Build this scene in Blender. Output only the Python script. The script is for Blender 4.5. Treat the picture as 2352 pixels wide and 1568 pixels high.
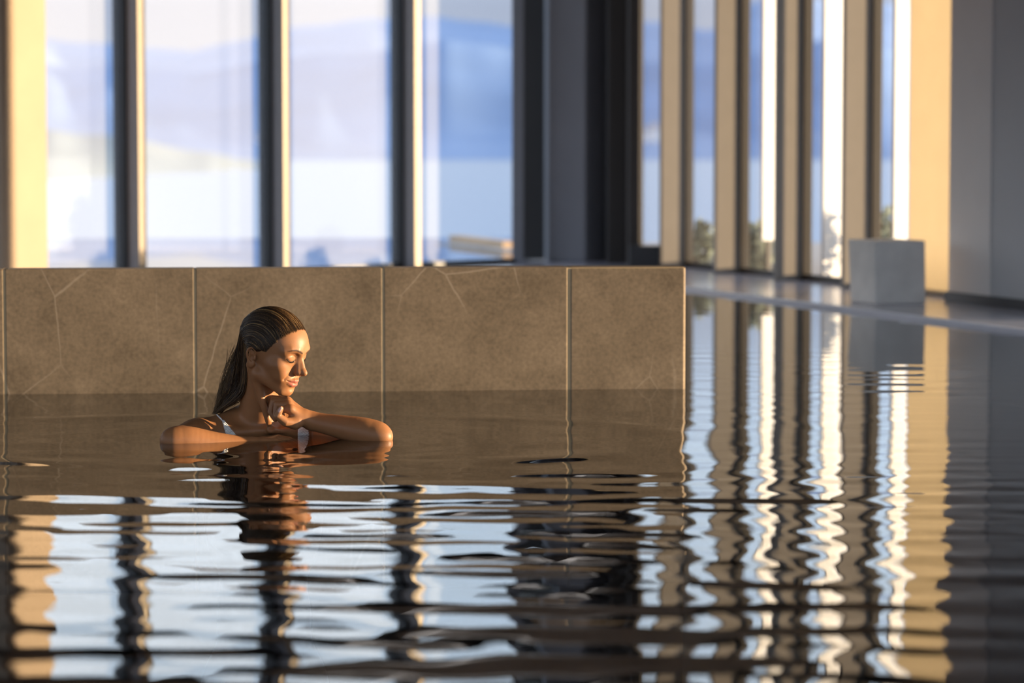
import bpy, bmesh, math, random
import numpy as np
from mathutils import Vector, Matrix

for o in list(bpy.data.objects):
    bpy.data.objects.remove(o, do_unlink=True)
SC = bpy.context.scene
COL = SC.collection
rng = np.random.default_rng(7)
random.seed(7)

# ------------------------------------------------------------------ camera
F = 6533.0                      # focal length in pixels of the 2352 px wide frame (100 mm on 36 mm)
CX, CY, YH = 1176.0, 784.0, 350.0
CAMZ = 0.74
PITCH = math.atan((CY - YH) / F)
cam_d = bpy.data.cameras.new('camera')
cam = bpy.data.objects.new('camera', cam_d)
COL.objects.link(cam)
cam_d.sensor_width = 36.0
cam_d.lens = F / 2352.0 * 36.0
cam_d.clip_end = 20000
cam_d.clip_start = 0.05
cam.location = (0, 0, CAMZ)
cam.rotation_euler = (math.pi / 2 - PITCH, 0, 0)
cam_d.dof.use_dof = True
cam_d.dof.focus_distance = 7.34
cam_d.dof.aperture_fstop = 3.2
cam_d.dof.aperture_blades = 0
SC.camera = cam

# ------------------------------------------------------------------ sky, sun, exposure
world = bpy.data.worlds.new('evening_sky')
SC.world = world
world.use_nodes = True
wn = world.node_tree.nodes
wl = world.node_tree.links
wn.clear()
w_out = wn.new('ShaderNodeOutputWorld')
w_bg = wn.new('ShaderNodeBackground')
w_tc = wn.new('ShaderNodeTexCoord')
w_sep = wn.new('ShaderNodeSeparateXYZ')
w_ramp = wn.new('ShaderNodeValToRGB')
wl.new(w_tc.outputs['Generated'], w_sep.inputs[0])
wl.new(w_sep.outputs['Z'], w_ramp.inputs['Fac'])
wl.new(w_out.inputs['Surface'], w_bg.outputs[0])
cr = w_ramp.color_ramp
cr.elements[0].position = 0.0
cr.elements[0].color = (0.60, 0.66, 0.82, 1)
cr.elements[1].position = 1.0
cr.elements[1].color = (0.50, 0.62, 0.90, 1)
for p, c in ((0.052, (0.55, 0.63, 0.82)), (0.08, (0.90, 1.10, 1.40)), (0.115, (1.30, 1.58, 1.90)), (0.18, (1.50, 1.75, 2.02)), (0.4, (0.85, 0.98, 1.18))):
    e = cr.elements.new(p)
    e.color = (*c, 1)


def w_math(op, a, b=None, clamp=False):
    n = wn.new('ShaderNodeMath')
    n.operation = op
    n.use_clamp = clamp
    for i, v in enumerate((a, b)):
        if v is None:
            continue
        if isinstance(v, (int, float)):
            n.inputs[i].default_value = v
        else:
            wl.new(v, n.inputs[i])
    return n.outputs[0]


SUN_AZ, SUN_EL = math.radians(0.0), math.radians(3.4)      # low evening sun, from the right of the room
sun_dir = Vector((math.cos(SUN_AZ) * math.cos(SUN_EL), math.sin(SUN_AZ) * math.cos(SUN_EL), math.sin(SUN_EL)))
# the evening sky is brighter and warmer around the sun, and raised behind the camera as added fill
w_dot = wn.new('ShaderNodeVectorMath')
w_dot.operation = 'DOT_PRODUCT'
wl.new(w_tc.outputs['Generated'], w_dot.inputs[0])
w_dot.inputs[1].default_value = sun_dir
glow = w_math('MULTIPLY', w_math('POWER', w_math('MAXIMUM', w_dot.outputs['Value'], 0.0), 4.0), 1.1)
back = w_math('MULTIPLY', w_math('MULTIPLY', w_sep.outputs['Y'], -1.0, True), 0.55)
w_mul = wn.new('ShaderNodeVectorMath')
w_mul.operation = 'SCALE'
wl.new(w_ramp.outputs['Color'], w_mul.inputs[0])
wl.new(w_math('ADD', back, 1.0), w_mul.inputs['Scale'])
w_warm = wn.new('ShaderNodeVectorMath')
w_warm.operation = 'SCALE'
w_warm.inputs[0].default_value = (1.0, 0.78, 0.55)
wl.new(glow, w_warm.inputs['Scale'])
w_add = wn.new('ShaderNodeVectorMath')
w_add.operation = 'ADD'
wl.new(w_mul.outputs[0], w_add.inputs[0])
wl.new(w_warm.outputs[0], w_add.inputs[1])
wl.new(w_add.outputs[0], w_bg.inputs['Color'])
w_bg.inputs['Strength'].default_value = 1.0

sun_d = bpy.data.lights.new('sun', 'SUN')
sun_d.energy = 18.0
sun_d.color = (1.0, 0.74, 0.45)
sun_d.angle = math.radians(0.7)
sun = bpy.data.objects.new('sun', sun_d)
COL.objects.link(sun)
sun.location = (8, 8, 3)
sun.rotation_euler = sun_dir.to_track_quat('Z', 'Y').to_euler()

SC.view_settings.view_transform = 'Standard'
SC.view_settings.look = 'None'
SC.view_settings.gamma = 1.0
SC.view_settings.exposure = 0.0
SC.view_settings.use_curve_mapping = False
SC.cycles.use_denoising = True
SC.cycles.max_bounces = 10
SC.cycles.transparent_max_bounces = 24
SC.cycles.sample_clamp_indirect = 6.0
SC.cycles.caustics_reflective = False
SC.cycles.caustics_refractive = False

# ------------------------------------------------------------------ helpers
CP, SP = math.cos(PITCH), math.sin(PITCH)


def ray(px, py):
    a, b = (px - CX) / F, (CY - py) / F
    return Vector((a, CP + b * SP, b * CP - SP))


def at(px, py, D):
    """a measured point of the photograph placed at the distance D along the room"""
    r = ray(px, py)
    return Vector((0, 0, CAMZ)) + r * (D / r.y)


def on(px, py, z):
    r = ray(px, py)
    return Vector((0, 0, CAMZ)) + r * ((z - CAMZ) / r.z)


def tag(o, label=None, cat=None, group=None, kind=None):
    if label: o['label'] = label
    if cat: o['category'] = cat
    if group: o['group'] = group
    if kind: o['kind'] = kind
    return o


def empty(name, loc=(0, 0, 0), rz=0.0):
    o = bpy.data.objects.new(name, None)
    COL.objects.link(o)
    o.location = loc
    o.rotation_euler = (0, 0, rz)
    o.empty_display_size = 0.1
    return o


def link_mesh(name, me, mat, parent=None, smooth=False):
    o = bpy.data.objects.new(name, me)
    COL.objects.link(o)
    if mat is not None:
        me.materials.append(mat)
    if smooth:
        me.polygons.foreach_set('use_smooth', np.ones(len(me.polygons), dtype=bool))
    if parent is not None:
        o.parent = parent
    return o


def np_mesh(name, V, Q):
    """vertices (n,3) and quads/triangles (m,k) to a mesh"""
    me = bpy.data.meshes.new(name)
    V = np.asarray(V, dtype=np.float32)
    Q = np.asarray(Q, dtype=np.int32)
    me.vertices.add(len(V))
    me.vertices.foreach_set('co', V.ravel())
    k = Q.shape[1]
    me.loops.add(Q.size)
    me.loops.foreach_set('vertex_index', Q.ravel())
    me.polygons.add(len(Q))
    me.polygons.foreach_set('loop_start', np.arange(0, Q.size, k, dtype=np.int32))
    me.polygons.foreach_set('loop_total', np.full(len(Q), k, dtype=np.int32))
    me.update(calc_edges=True)
    me.validate()
    return me


class MB:
    """collects bevelled boxes, prisms and tubes for one mesh"""
    def __init__(self):
        self.bm = bmesh.new()

    def prism(self, pts, z0, z1, bevel=0.0, seg=2):
        """vertical prism over a plan outline (counter-clockwise)"""
        bm = self.bm
        lo = [bm.verts.new((p[0], p[1], z0)) for p in pts]
        hi = [bm.verts.new((p[0], p[1], z1)) for p in pts]
        fs = [bm.faces.new(hi), bm.faces.new(lo[::-1])]
        n = len(pts)
        for i in range(n):
            j = (i + 1) % n
            fs.append(bm.faces.new((lo[i], lo[j], hi[j], hi[i])))
        if bevel > 0:
            es = list({e for f in fs for e in f.edges})
            bmesh.ops.bevel(bm, geom=es, offset=bevel, segments=seg, profile=0.5, affect='EDGES')
        return self

    def obox(self, o, ax, ay, x0, x1, y0, y1, z0, z1, bevel=0.0, seg=2):
        """box in a plan frame: origin o, plan axes ax, ay"""
        P = [(o[0] + ax[0] * x + ay[0] * y, o[1] + ax[1] * x + ay[1] * y) for x, y in
             ((x0, y0), (x1, y0), (x1, y1), (x0, y1))]
        s = ax[0] * ay[1] - ax[1] * ay[0]
        if s < 0:
            P = P[::-1]
        return self.prism(P, z0, z1, bevel, seg)

    def box(self, x0, x1, y0, y1, z0, z1, bevel=0.0, seg=2):
        return self.obox((0, 0), (1, 0), (0, 1), x0, x1, y0, y1, z0, z1, bevel, seg)

    def build(self, name, mat, parent=None, smooth=False):
        bmesh.ops.recalc_face_normals(self.bm, faces=self.bm.faces[:])
        me = bpy.data.meshes.new(name)
        self.bm.to_mesh(me)
        self.bm.free()
        return link_mesh(name, me, mat, parent, smooth)


def struct(o):
    o['kind'] = 'structure'
    return o


# ------------------------------------------------------------------ materials
def new_mat(name):
    m = bpy.data.materials.new(name)
    m.use_nodes = True
    nt = m.node_tree
    nt.nodes.clear()
    out = nt.nodes.new('ShaderNodeOutputMaterial')
    return m, nt, nt.nodes, nt.links, out


def principled(name, col, rough=0.5, noise=0.06, scale=14.0, metallic=0.0, spec=0.5, bump=0.0, bscale=80.0, stretch=(1, 1, 1)):
    """plain surface with a little procedural variation"""
    m, nt, N, L, out = new_mat(name)
    b = N.new('ShaderNodeBsdfPrincipled')
    tc = N.new('ShaderNodeTexCoord')
    mp = N.new('ShaderNodeMapping')
    mp.inputs['Scale'].default_value = stretch
    nz = N.new('ShaderNodeTexNoise')
    nz.inputs['Scale'].default_value = scale
    nz.inputs['Detail'].default_value = 6
    L.new(tc.outputs['Object'], mp.inputs[0])
    L.new(mp.outputs[0], nz.inputs['Vector'])
    rp = N.new('ShaderNodeValToRGB')
    rp.color_ramp.elements[0].position = 0.3
    rp.color_ramp.elements[1].position = 0.7
    rp.color_ramp.elements[0].color = tuple(max(0, c * (1 - noise)) for c in col) + (1,)
    rp.color_ramp.elements[1].color = tuple(min(1, c * (1 + noise)) for c in col) + (1,)
    L.new(nz.outputs['Fac'], rp.inputs['Fac'])
    L.new(rp.outputs['Color'], b.inputs['Base Color'])
    b.inputs['Roughness'].default_value = rough
    b.inputs['Metallic'].default_value = metallic
    b.inputs['Specular IOR Level'].default_value = spec
    if bump > 0:
        n2 = N.new('ShaderNodeTexNoise')
        n2.inputs['Scale'].default_value = bscale
        n2.inputs['Detail'].default_value = 4
        L.new(mp.outputs[0], n2.inputs['Vector'])
        bp = N.new('ShaderNodeBump')
        bp.inputs['Strength'].default_value = bump
        bp.inputs['Distance'].default_value = 0.01
        L.new(n2.outputs['Fac'], bp.inputs['Height'])
        L.new(bp.outputs[0], b.inputs['Normal'])
    L.new(b.outputs[0], out.inputs['Surface'])
    return m


def schlick(N, L, f0, gain=1.0):
    """Fresnel reflectance of a thin sheet, the same from either side"""
    geo = N.new('ShaderNodeNewGeometry')
    dot = N.new('ShaderNodeVectorMath')
    dot.operation = 'DOT_PRODUCT'
    L.new(geo.outputs['Normal'], dot.inputs[0])
    L.new(geo.outputs['Incoming'], dot.inputs[1])

    def mth(op, a, b=None):
        n = N.new('ShaderNodeMath')
        n.operation = op
        for i, v in enumerate((a, b)):
            if v is None:
                continue
            if isinstance(v, (int, float)):
                n.inputs[i].default_value = v
            else:
                L.new(v, n.inputs[i])
        return n.outputs[0]
    c = mth('ABSOLUTE', dot.outputs['Value'])
    p = mth('POWER', mth('SUBTRACT', 1.0, c), 5.0)
    r = mth('ADD', mth('MULTIPLY', p, 1.0 - f0), f0)
    n = N.new('ShaderNodeMath')
    n.operation = 'MULTIPLY'
    n.use_clamp = True
    L.new(r, n.inputs[0])
    n.inputs[1].default_value = gain
    return n


def glass_mat(name, haze, hazecol=(0.9, 0.92, 0.96), refl=1.0):
    """window pane: clear, mirror-like at a glancing angle, with a film of condensation that scatters light"""
    m, nt, N, L, out = new_mat(name)
    tr = N.new('ShaderNodeBsdfTransparent')
    tr.inputs[0].default_value = (0.97, 0.98, 0.985, 1)
    gl = N.new('ShaderNodeBsdfGlossy')
    gl.inputs['Roughness'].default_value = 0.0
    mu = schlick(N, L, 0.04, refl)
    df = N.new('ShaderNodeBsdfDiffuse')
    tl = N.new('ShaderNodeBsdfTranslucent')
    tc = N.new('ShaderNodeTexCoord')
    nz = N.new('ShaderNodeTexNoise')
    nz.inputs['Scale'].default_value = 0.7
    nz.inputs['Detail'].default_value = 3
    L.new(tc.outputs['Object'], nz.inputs['Vector'])
    mr = N.new('ShaderNodeMapRange')
    mr.inputs['To Min'].default_value = haze * 0.85
    mr.inputs['To Max'].default_value = haze * 1.15
    L.new(nz.outputs['Fac'], mr.inputs['Value'])
    df.inputs[0].default_value = (*hazecol, 1)
    tl.inputs[0].default_value = (*hazecol, 1)
    hz = N.new('ShaderNodeMixShader')
    hz.inputs[0].default_value = 0.35
    L.new(df.outputs[0], hz.inputs[1])
    L.new(tl.outputs[0], hz.inputs[2])
    m1 = N.new('ShaderNodeMixShader')
    L.new(mr.outputs[0], m1.inputs[0])
    L.new(tr.outputs[0], m1.inputs[1])
    L.new(hz.outputs[0], m1.inputs[2])
    m2 = N.new('ShaderNodeMixShader')
    L.new(mu.outputs[0], m2.inputs[0])
    L.new(m1.outputs[0], m2.inputs[1])
    L.new(gl.outputs[0], m2.inputs[2])
    L.new(m2.outputs[0], out.inputs['Surface'])
    return m


def sheer_mat(name, col, trans, through=0.15):
    """curtain fabric: light passes through it softly"""
    m, nt, N, L, out = new_mat(name)
    df = N.new('ShaderNodeBsdfDiffuse')
    tl = N.new('ShaderNodeBsdfTranslucent')
    tr = N.new('ShaderNodeBsdfTransparent')
    tc = N.new('ShaderNodeTexCoord')
    wv = N.new('ShaderNodeTexNoise')
    wv.inputs['Scale'].default_value = 6
    L.new(tc.outputs['Object'], wv.inputs['Vector'])
    rp = N.new('ShaderNodeValToRGB')
    rp.color_ramp.elements[0].color = tuple(c * 0.94 for c in col) + (1,)
    rp.color_ramp.elements[1].color = (*col, 1)
    L.new(wv.outputs['Fac'], rp.inputs['Fac'])
    L.new(rp.outputs[0], df.inputs[0])
    L.new(rp.outputs[0], tl.inputs[0])
    a = N.new('ShaderNodeMixShader')
    a.inputs[0].default_value = trans
    L.new(df.outputs[0], a.inputs[1])
    L.new(tl.outputs[0], a.inputs[2])
    b = N.new('ShaderNodeMixShader')
    b.inputs[0].default_value = through
    L.new(a.outputs[0], b.inputs[1])
    L.new(tr.outputs[0], b.inputs[2])
    L.new(b.outputs[0], out.inputs['Surface'])
    return m


def tile_mat():
    """brown stone tiles with pale veins, cloudy stains and warm streaks"""
    m, nt, N, L, out = new_mat('brown_stone_tile')
    b = N.new('ShaderNodeBsdfPrincipled')
    tc = N.new('ShaderNodeTexCoord')
    n1 = N.new('ShaderNodeTexNoise')
    n1.inputs['Scale'].default_value = 5.0
    n1.inputs['Detail'].default_value = 9
    n1.inputs['Roughness'].default_value = 0.68
    L.new(tc.outputs['Object'], n1.inputs['Vector'])
    r1 = N.new('ShaderNodeValToRGB')
    r1.color_ramp.elements[0].position = 0.28
    r1.color_ramp.elements[1].position = 0.75
    r1.color_ramp.elements[0].color = (0.165, 0.116, 0.068, 1)
    r1.color_ramp.elements[1].color = (0.34, 0.246, 0.155, 1)
    L.new(n1.outputs['Fac'], r1.inputs['Fac'])
    # fine grain
    n2 = N.new('ShaderNodeTexNoise')
    n2.inputs['Scale'].default_value = 90.0
    n2.inputs['Detail'].default_value = 5
    L.new(tc.outputs['Object'], n2.inputs['Vector'])
    mg = N.new('ShaderNodeMixRGB')
    mg.blend_type = 'OVERLAY'
    mg.inputs[0].default_value = 0.45
    L.new(r1.outputs[0], mg.inputs[1])
    L.new(n2.outputs['Fac'], mg.inputs[2])
    # veins: thin straight cracks between large cells, fading in and out
    mp = N.new('ShaderNodeMapping')
    mp.inputs['Scale'].default_value = (1.5, 1.5, 1.0)
    mp.inputs['Rotation'].default_value = (0, 0.55, 0)
    L.new(tc.outputs['Object'], mp.inputs[0])
    nw = N.new('ShaderNodeTexNoise')
    nw.inputs['Scale'].default_value = 9.0
    nw.inputs['Detail'].default_value = 3
    L.new(tc.outputs['Object'], nw.inputs['Vector'])
    wm = N.new('ShaderNodeMixRGB')
    wm.inputs[0].default_value = 0.018
    L.new(mp.outputs[0], wm.inputs[1])
    L.new(nw.outputs['Color'], wm.inputs[2])
    n3 = N.new('ShaderNodeTexVoronoi')
    n3.feature = 'DISTANCE_TO_EDGE'
    n3.inputs['Scale'].default_value = 2.6
    L.new(wm.outputs[0], n3.inputs['Vector'])
    r3 = N.new('ShaderNodeValToRGB')
    r3.color_ramp.elements[0].position = 0.0
    r3.color_ramp.elements[0].color = (0.5, 0.5, 0.5, 1)
    r3.color_ramp.elements[1].position = 0.010
    r3.color_ramp.elements[1].color = (0, 0, 0, 1)
    L.new(n3.outputs['Distance'], r3.inputs['Fac'])
    mv = N.new('ShaderNodeMixRGB')
    mv.inputs[2].default_value = (0.60, 0.47, 0.34, 1)
    n4 = N.new('ShaderNodeTexNoise')
    n4.inputs['Scale'].default_value = 2.2
    n4.inputs['Detail'].default_value = 1
    L.new(tc.outputs['Object'], n4.inputs['Vector'])
    r4 = N.new('ShaderNodeValToRGB')
    r4.color_ramp.elements[0].position = 0.50
    r4.color_ramp.elements[1].position = 0.66
    L.new(n4.outputs['Fac'], r4.inputs['Fac'])
    mm = N.new('ShaderNodeMath')
    mm.operation = 'MULTIPLY'
    L.new(r3.outputs[0], mm.inputs[0])
    L.new(r4.outputs[0], mm.inputs[1])
    L.new(mm.outputs[0], mv.inputs[0])
    L.new(mg.outputs[0], mv.inputs[1])
    L.new(mv.outputs[0], b.inputs['Base Color'])
    b.inputs['Roughness'].default_value = 0.55
    b.inputs['Specular IOR Level'].default_value = 0.25
    L.new(b.outputs[0], out.inputs['Surface'])
    return m


def water_mat(name, tint, ior=1.33):
    """still water: mirror by Fresnel, tinted clear below"""
    m, nt, N, L, out = new_mat(name)
    tr = N.new('ShaderNodeBsdfTransparent')
    tr.inputs[0].default_value = (*tint, 1)
    gl = N.new('ShaderNodeBsdfGlossy')
    gl.inputs['Roughness'].default_value = 0.0
    gl.inputs[0].default_value = (0.98, 0.99, 1.0, 1)
    fr = N.new('ShaderNodeFresnel')
    fr.inputs['IOR'].default_value = ior
    mx = N.new('ShaderNodeMixShader')
    L.new(fr.outputs[0], mx.inputs[0])
    L.new(tr.outputs[0], mx.inputs[1])
    L.new(gl.outputs[0], mx.inputs[2])
    L.new(mx.outputs[0], out.inputs['Surface'])
    return m


M = {}
M['tile'] = tile_mat()
M['grout'] = principled('tan_grout', (0.55, 0.40, 0.22), 0.8)
M['pool_floor'] = principled('dark_pool_tile', (0.05, 0.065, 0.065), 0.6, 0.15, 8)
M['deck'] = principled('pale_stone_deck', (0.50, 0.50, 0.58), 0.16, 0.05, 6)
M['mullion'] = principled('dark_painted_metal', (0.24, 0.24, 0.26), 0.5, 0.04)
M['frame'] = principled('black_window_frame', (0.02, 0.02, 0.022), 0.5, 0.05)
M['mullion_tip'] = principled('sunlit_mullion_tip', (0.34, 0.26, 0.17), 0.5, 0.05)  # sunlight on the mullion tips, put into the colour
M['pillar'] = principled('cream_plaster', (0.335, 0.245, 0.165), 0.7, 0.06, 3)
M['fin'] = principled('beige_metal_fin', (0.20, 0.175, 0.148), 0.5, 0.03)
M['fin_frame'] = principled('brown_black_frame', (0.035, 0.028, 0.022), 0.5, 0.05)
M['glass_hazy'] = glass_mat('condensation_glass', 0.12)
M['glass'] = glass_mat('clear_glass', 0.012, refl=1.0)
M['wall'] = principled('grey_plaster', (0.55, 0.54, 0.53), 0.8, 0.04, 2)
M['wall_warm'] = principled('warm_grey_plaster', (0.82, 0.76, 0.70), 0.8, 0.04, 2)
M['ceiling'] = principled('brown_grey_ceiling', (0.26, 0.21, 0.17), 0.8, 0.05, 1.5)
M['corner_dark'] = principled('charcoal_cladding', (0.045, 0.042, 0.04), 0.6, 0.08, 3)
M['corner_col'] = principled('blue_grey_column_paint', (0.30, 0.31, 0.34), 0.55, 0.05, 3)
M['concrete'] = principled('pale_concrete', (0.88, 0.83, 0.76), 0.85, 0.07, 9, bump=0.12, bscale=40)
M['blade'] = principled('white_painted_blade', (0.86, 0.84, 0.82), 0.6, 0.03)
M['yellow_blind'] = sheer_mat('cream_blind_fabric', (0.66, 0.59, 0.47), 0.65, 0.0)
# ================================================================== the room
ZD = 0.02                                       # deck level (water is z = 0)
ZC = 2.46                                       # ceiling
ZH = 2.29                                       # window head
WL = Vector((0.643, 0.766, 0)).normalized()     # along the left glass wall, away from the camera
NL = Vector((WL.y, -WL.x, 0))                   # into the room
PL = Vector((0.0, 18.62, 0))
VR = Vector((-0.285, 0.958, 0)).normalized()    # along the right glass wall, away from the camera
UR = Vector((VR.y, -VR.x, 0))                   # out of the room
FINP = 0.155


def hit(P, d, px):
    """distance along the plan line P + t d where the sight line of pixel column px meets it"""
    s = (px - CX) / F * CP
    return (P.x - s * P.y) / (s * d.y - d.x)


PR = Vector((6.245 - 0.297 * 16.0, 16.0, 0))    # a point on the line of the fin tips
PG = PR + UR * FINP                             # and on the glass line behind it

# ---- pool divider wall: tiles with tan joints
wa, wb = on(0, 905.5, 0), on(1574, 892.0, 0)
wd = (wb - wa).normalized()
wn_ = Vector((-wd.y, wd.x, 0))                  # away from the camera
WH = 0.383
j1 = hit(wa, wd, 445); j2 = hit(wa, wd, 879); j3 = hit(wa, wd, 1306); jend = (wb - wa).length
TW = (j3 - j1) / 2
wall = empty('pool_divider_wall', wb)
tag(wall, 'low brown stone tiled divider wall standing in the pool behind the woman', 'wall')
core = MB().obox(wa, wd, wn_, j1 - 4 * TW + 0.004, jend - 0.004, 0.0015, 0.12, -1.30, WH - 0.0015).build('grout_core', M['grout'], wall)
core.matrix_parent_inverse = Matrix.Translation(-wb)
edges_ = [j1 - 4 * TW, j1 - 3 * TW, j1 - 2 * TW, j1 - TW, j1, j2, j3, jend]
g = 0.006
for a_, b_ in zip(edges_[:-1], edges_[1:]):
    last = b_ == jend
    mb = MB().obox(wa, wd, wn_, a_ + g / 2, b_ - (0 if last else g / 2), 0, 0.126, -0.62, WH, 0.008 if last else 0.003, 4)
    t_ = mb.build('stone_tile', M['tile'], wall)
    t_.matrix_parent_inverse = Matrix.Translation(-wb)

# ---- pool basin, deck
e0, e1 = on(1580, 667, 0), on(2352, 766, 0)
ed = (e1 - e0).normalized()                    # right pool edge, towards the camera
E0 = e0 - ed * 1.9
E2 = e0 + ed * ((2.4 - e0.y) / ed.y)
FL = E0 - WL * 12.5
pool_poly = [(-8.2, 2.4), (E2.x, E2.y), (E0.x, E0.y), (FL.x, FL.y), (-8.2, FL.y)]
G_end = PG - VR * ((PG.y - 2.0) / VR.y)        # where the right wall ends, beside the camera
G_far = PG + VR * ((19.7 - PG.y) / VR.y)
R_in = lambda P: (P.x, P.y)


def slab(name, pts, z0, z1, mat, bevel=0.0):
    return struct(MB().prism(pts, z0, z1, bevel).build(name, mat))


def ccw(pts):
    a = sum(pts[i][0] * pts[(i + 1) % len(pts)][1] - pts[(i + 1) % len(pts)][0] * pts[i][1] for i in range(len(pts)))
    return pts if a > 0 else pts[::-1]


gR = [PG + VR * ((y - PG.y) / VR.y) + UR * 0.06 for y in (2.0, 19.6)]
slab('floor', ccw([(E2.x, E2.y), (gR[0].x, gR[0].y), (gR[1].x, gR[1].y), (E0.x, E0.y)]), -0.30, ZD, M['deck'], 0.006)
LL0 = PL + WL * 1.0
LL1 = PL - WL * 13.5
slab('floor', ccw([(E0.x, E0.y), (gR[1].x, gR[1].y), (LL0.x, LL0.y), (LL1.x, LL1.y), (FL.x, FL.y)]), -0.30, ZD, M['deck'], 0.006)
slab('floor', ccw([(-8.2, -1.5), (gR[0].x + 1.0, -1.5), (gR[0].x, gR[0].y), (E2.x, E2.y), (-8.2, 2.4)]), -0.30, ZD, M['deck'], 0.006)
# basin: floor and sides of the pool
slab('floor', ccw([(p[0] * 1.02, p[1]) for p in pool_poly]), -1.45, -1.30, M['pool_floor'])
bz = MB()
for i in range(len(pool_poly)):
    p, q = Vector((*pool_poly[i], 0)), Vector((*pool_poly[(i + 1) % len(pool_poly)], 0))
    d_ = (q - p).normalized()
    n_ = Vector((d_.y, -d_.x, 0))
    bz.obox(p, d_, n_, 0, (q - p).length, 0.012, 0.10, -1.30, -0.02)
struct(bz.build('wall_basin', M['pool_floor']))


# ---- ceiling
struct(MB().prism(ccw([(-8.6, -1.5), (5.9, -1.5), (gR[1].x + 0.3, gR[1].y + 0.4), (LL0.x, LL0.y + 0.3), (LL1.x - 0.3, LL1.y)]), ZC, ZC + 0.25).build('ceiling', M['ceiling']))

# ---- left glass wall
tL = {}
for k, px in (('m1', 280), ('m2', 613), ('m3', 915.5), ('end', 1177)):
    tL[k] = hit(PL, WL, px)
pn0, pn1 = hit(PL + NL * 0.15, WL, 4), hit(PL + NL * 0.15, WL, 108)
FP = 0.135                                       # projection of a mullion into the room
stations = [tL['m1'], tL['m2'], tL['m3']]
bay = tL['m2'] - tL['m1']
panes = []
# bays visible and a few more further left
pil = struct(MB().obox(PL, WL, NL, pn0, pn1, -0.10, 0.15, ZD, ZC, 0.004).build('trim_pillar', M['pillar']))
more = [pn0 - bay, pn0 - 2 * bay, pn0 - 3 * bay, pn0 - 4 * bay]
FW = 0.055
spans = [(pn1, tL['m1']), (tL['m1'] + FW, tL['m2']), (tL['m2'] + FW, tL['m3']), (tL['m3'] + FW, tL['end']), (more[0] + FW, pn0),
         (more[1] + FW, more[0]), (more[2] + FW, more[1]), (more[3] + FW, more[2])]
wn_i = 0
LWIN = {}
for t0, t1 in spans:
    wn_i += 1
    w_ = empty('window_%d' % wn_i, PL + WL * t0)
    struct(w_)
    inv = Matrix.Translation(-(PL + WL * t0))
    gp = MB().obox(PL, WL, NL, t0, t1, -0.006, 0.0, ZD + 0.03, ZH).build('pane', M['glass_hazy'], w_)
    fr_ = MB().obox(PL, WL, NL, t0, t1, -0.03, 0.025, ZD, ZD + 0.03).obox(PL, WL, NL, t0, t1, -0.03, 0.025, ZH, ZH + 0.05)
    fr_ = fr_.build('frame_rail', M['frame'], w_)
    for c in (gp, fr_):
        c.matrix_parent_inverse = inv
    LWIN[wn_i] = w_
tn = 0
for t in stations + more:
    tn += 1
    m_ = empty('trim_%d' % tn, PL + WL * t)
    struct(m_)
    inv = Matrix.Translation(-(PL + WL * t))
    a = MB().obox(PL, WL, NL, t - 0.018, t + FW + 0.006, -0.05, 0.045, ZD, ZC).build('frame_post', M['frame'], m_)
    b = MB().obox(PL, WL, NL, t, t + FW, 0.045, FP, ZD, ZC, 0.003).build('mullion_fin', M['mullion'], m_)
    c = MB().obox(PL, WL, NL, t + 0.001, t + FW - 0.001, FP, FP + 0.004, ZD, ZC, 0.001).build('sunlit_tip', M['mullion_tip'], m_)  # thin strip added to hold the sunlit tip colour
    for q in (a, b, c):
        q.matrix_parent_inverse = inv
struct(MB().obox(PL, WL, NL, more[3] - 0.1, tL['end'], -0.06, 0.04, ZH + 0.05, ZC).build('trim_lintel_left', M['frame']))

# ---- dark corner between the two glass walls
def cbox(name, x0, x1, D0, D1, mat, z0=ZD, z1=ZC, bevel=0.004):
    a, b = at(x0, 600, D0), at(x1, 600, D0)
    return struct(MB().box(a.x, b.x, D0, D1, z0, z1, bevel).build(name, mat))


cbox('trim_corner_post_left', 1176, 1203, 18.75, 18.95, M['mullion'])
cbox('trim_corner_recess', 1200, 1262, 19.2, 19.35, M['corner_dark'])
cbox('trim_corner_backing', 1245, 1475, 19.45, 19.6, M['corner_dark'])
oc = [at(x, 600, D) for x, D in ((1250, 19.10), (1258, 18.97), (1345, 18.87), (1394, 19.05), (1394, 19.4), (1250, 19.4))]
struct(MB().prism(ccw([(p.x, p.y) for p in oc]), ZD, ZC, 0.012, 3).build('trim_corner_column', M['corner_col']))
cbox('trim_corner_post_right', 1396, 1446, 18.5, 19.43, M['corner_dark'])
cbox('trim_corner_jamb', 1444, 1469, 18.07, 18.6, M['fin_frame'])
cbox('trim_corner_sill', 1446, 1521, 17.9, 18.0, M['frame'], ZD, 0.155)

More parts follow.
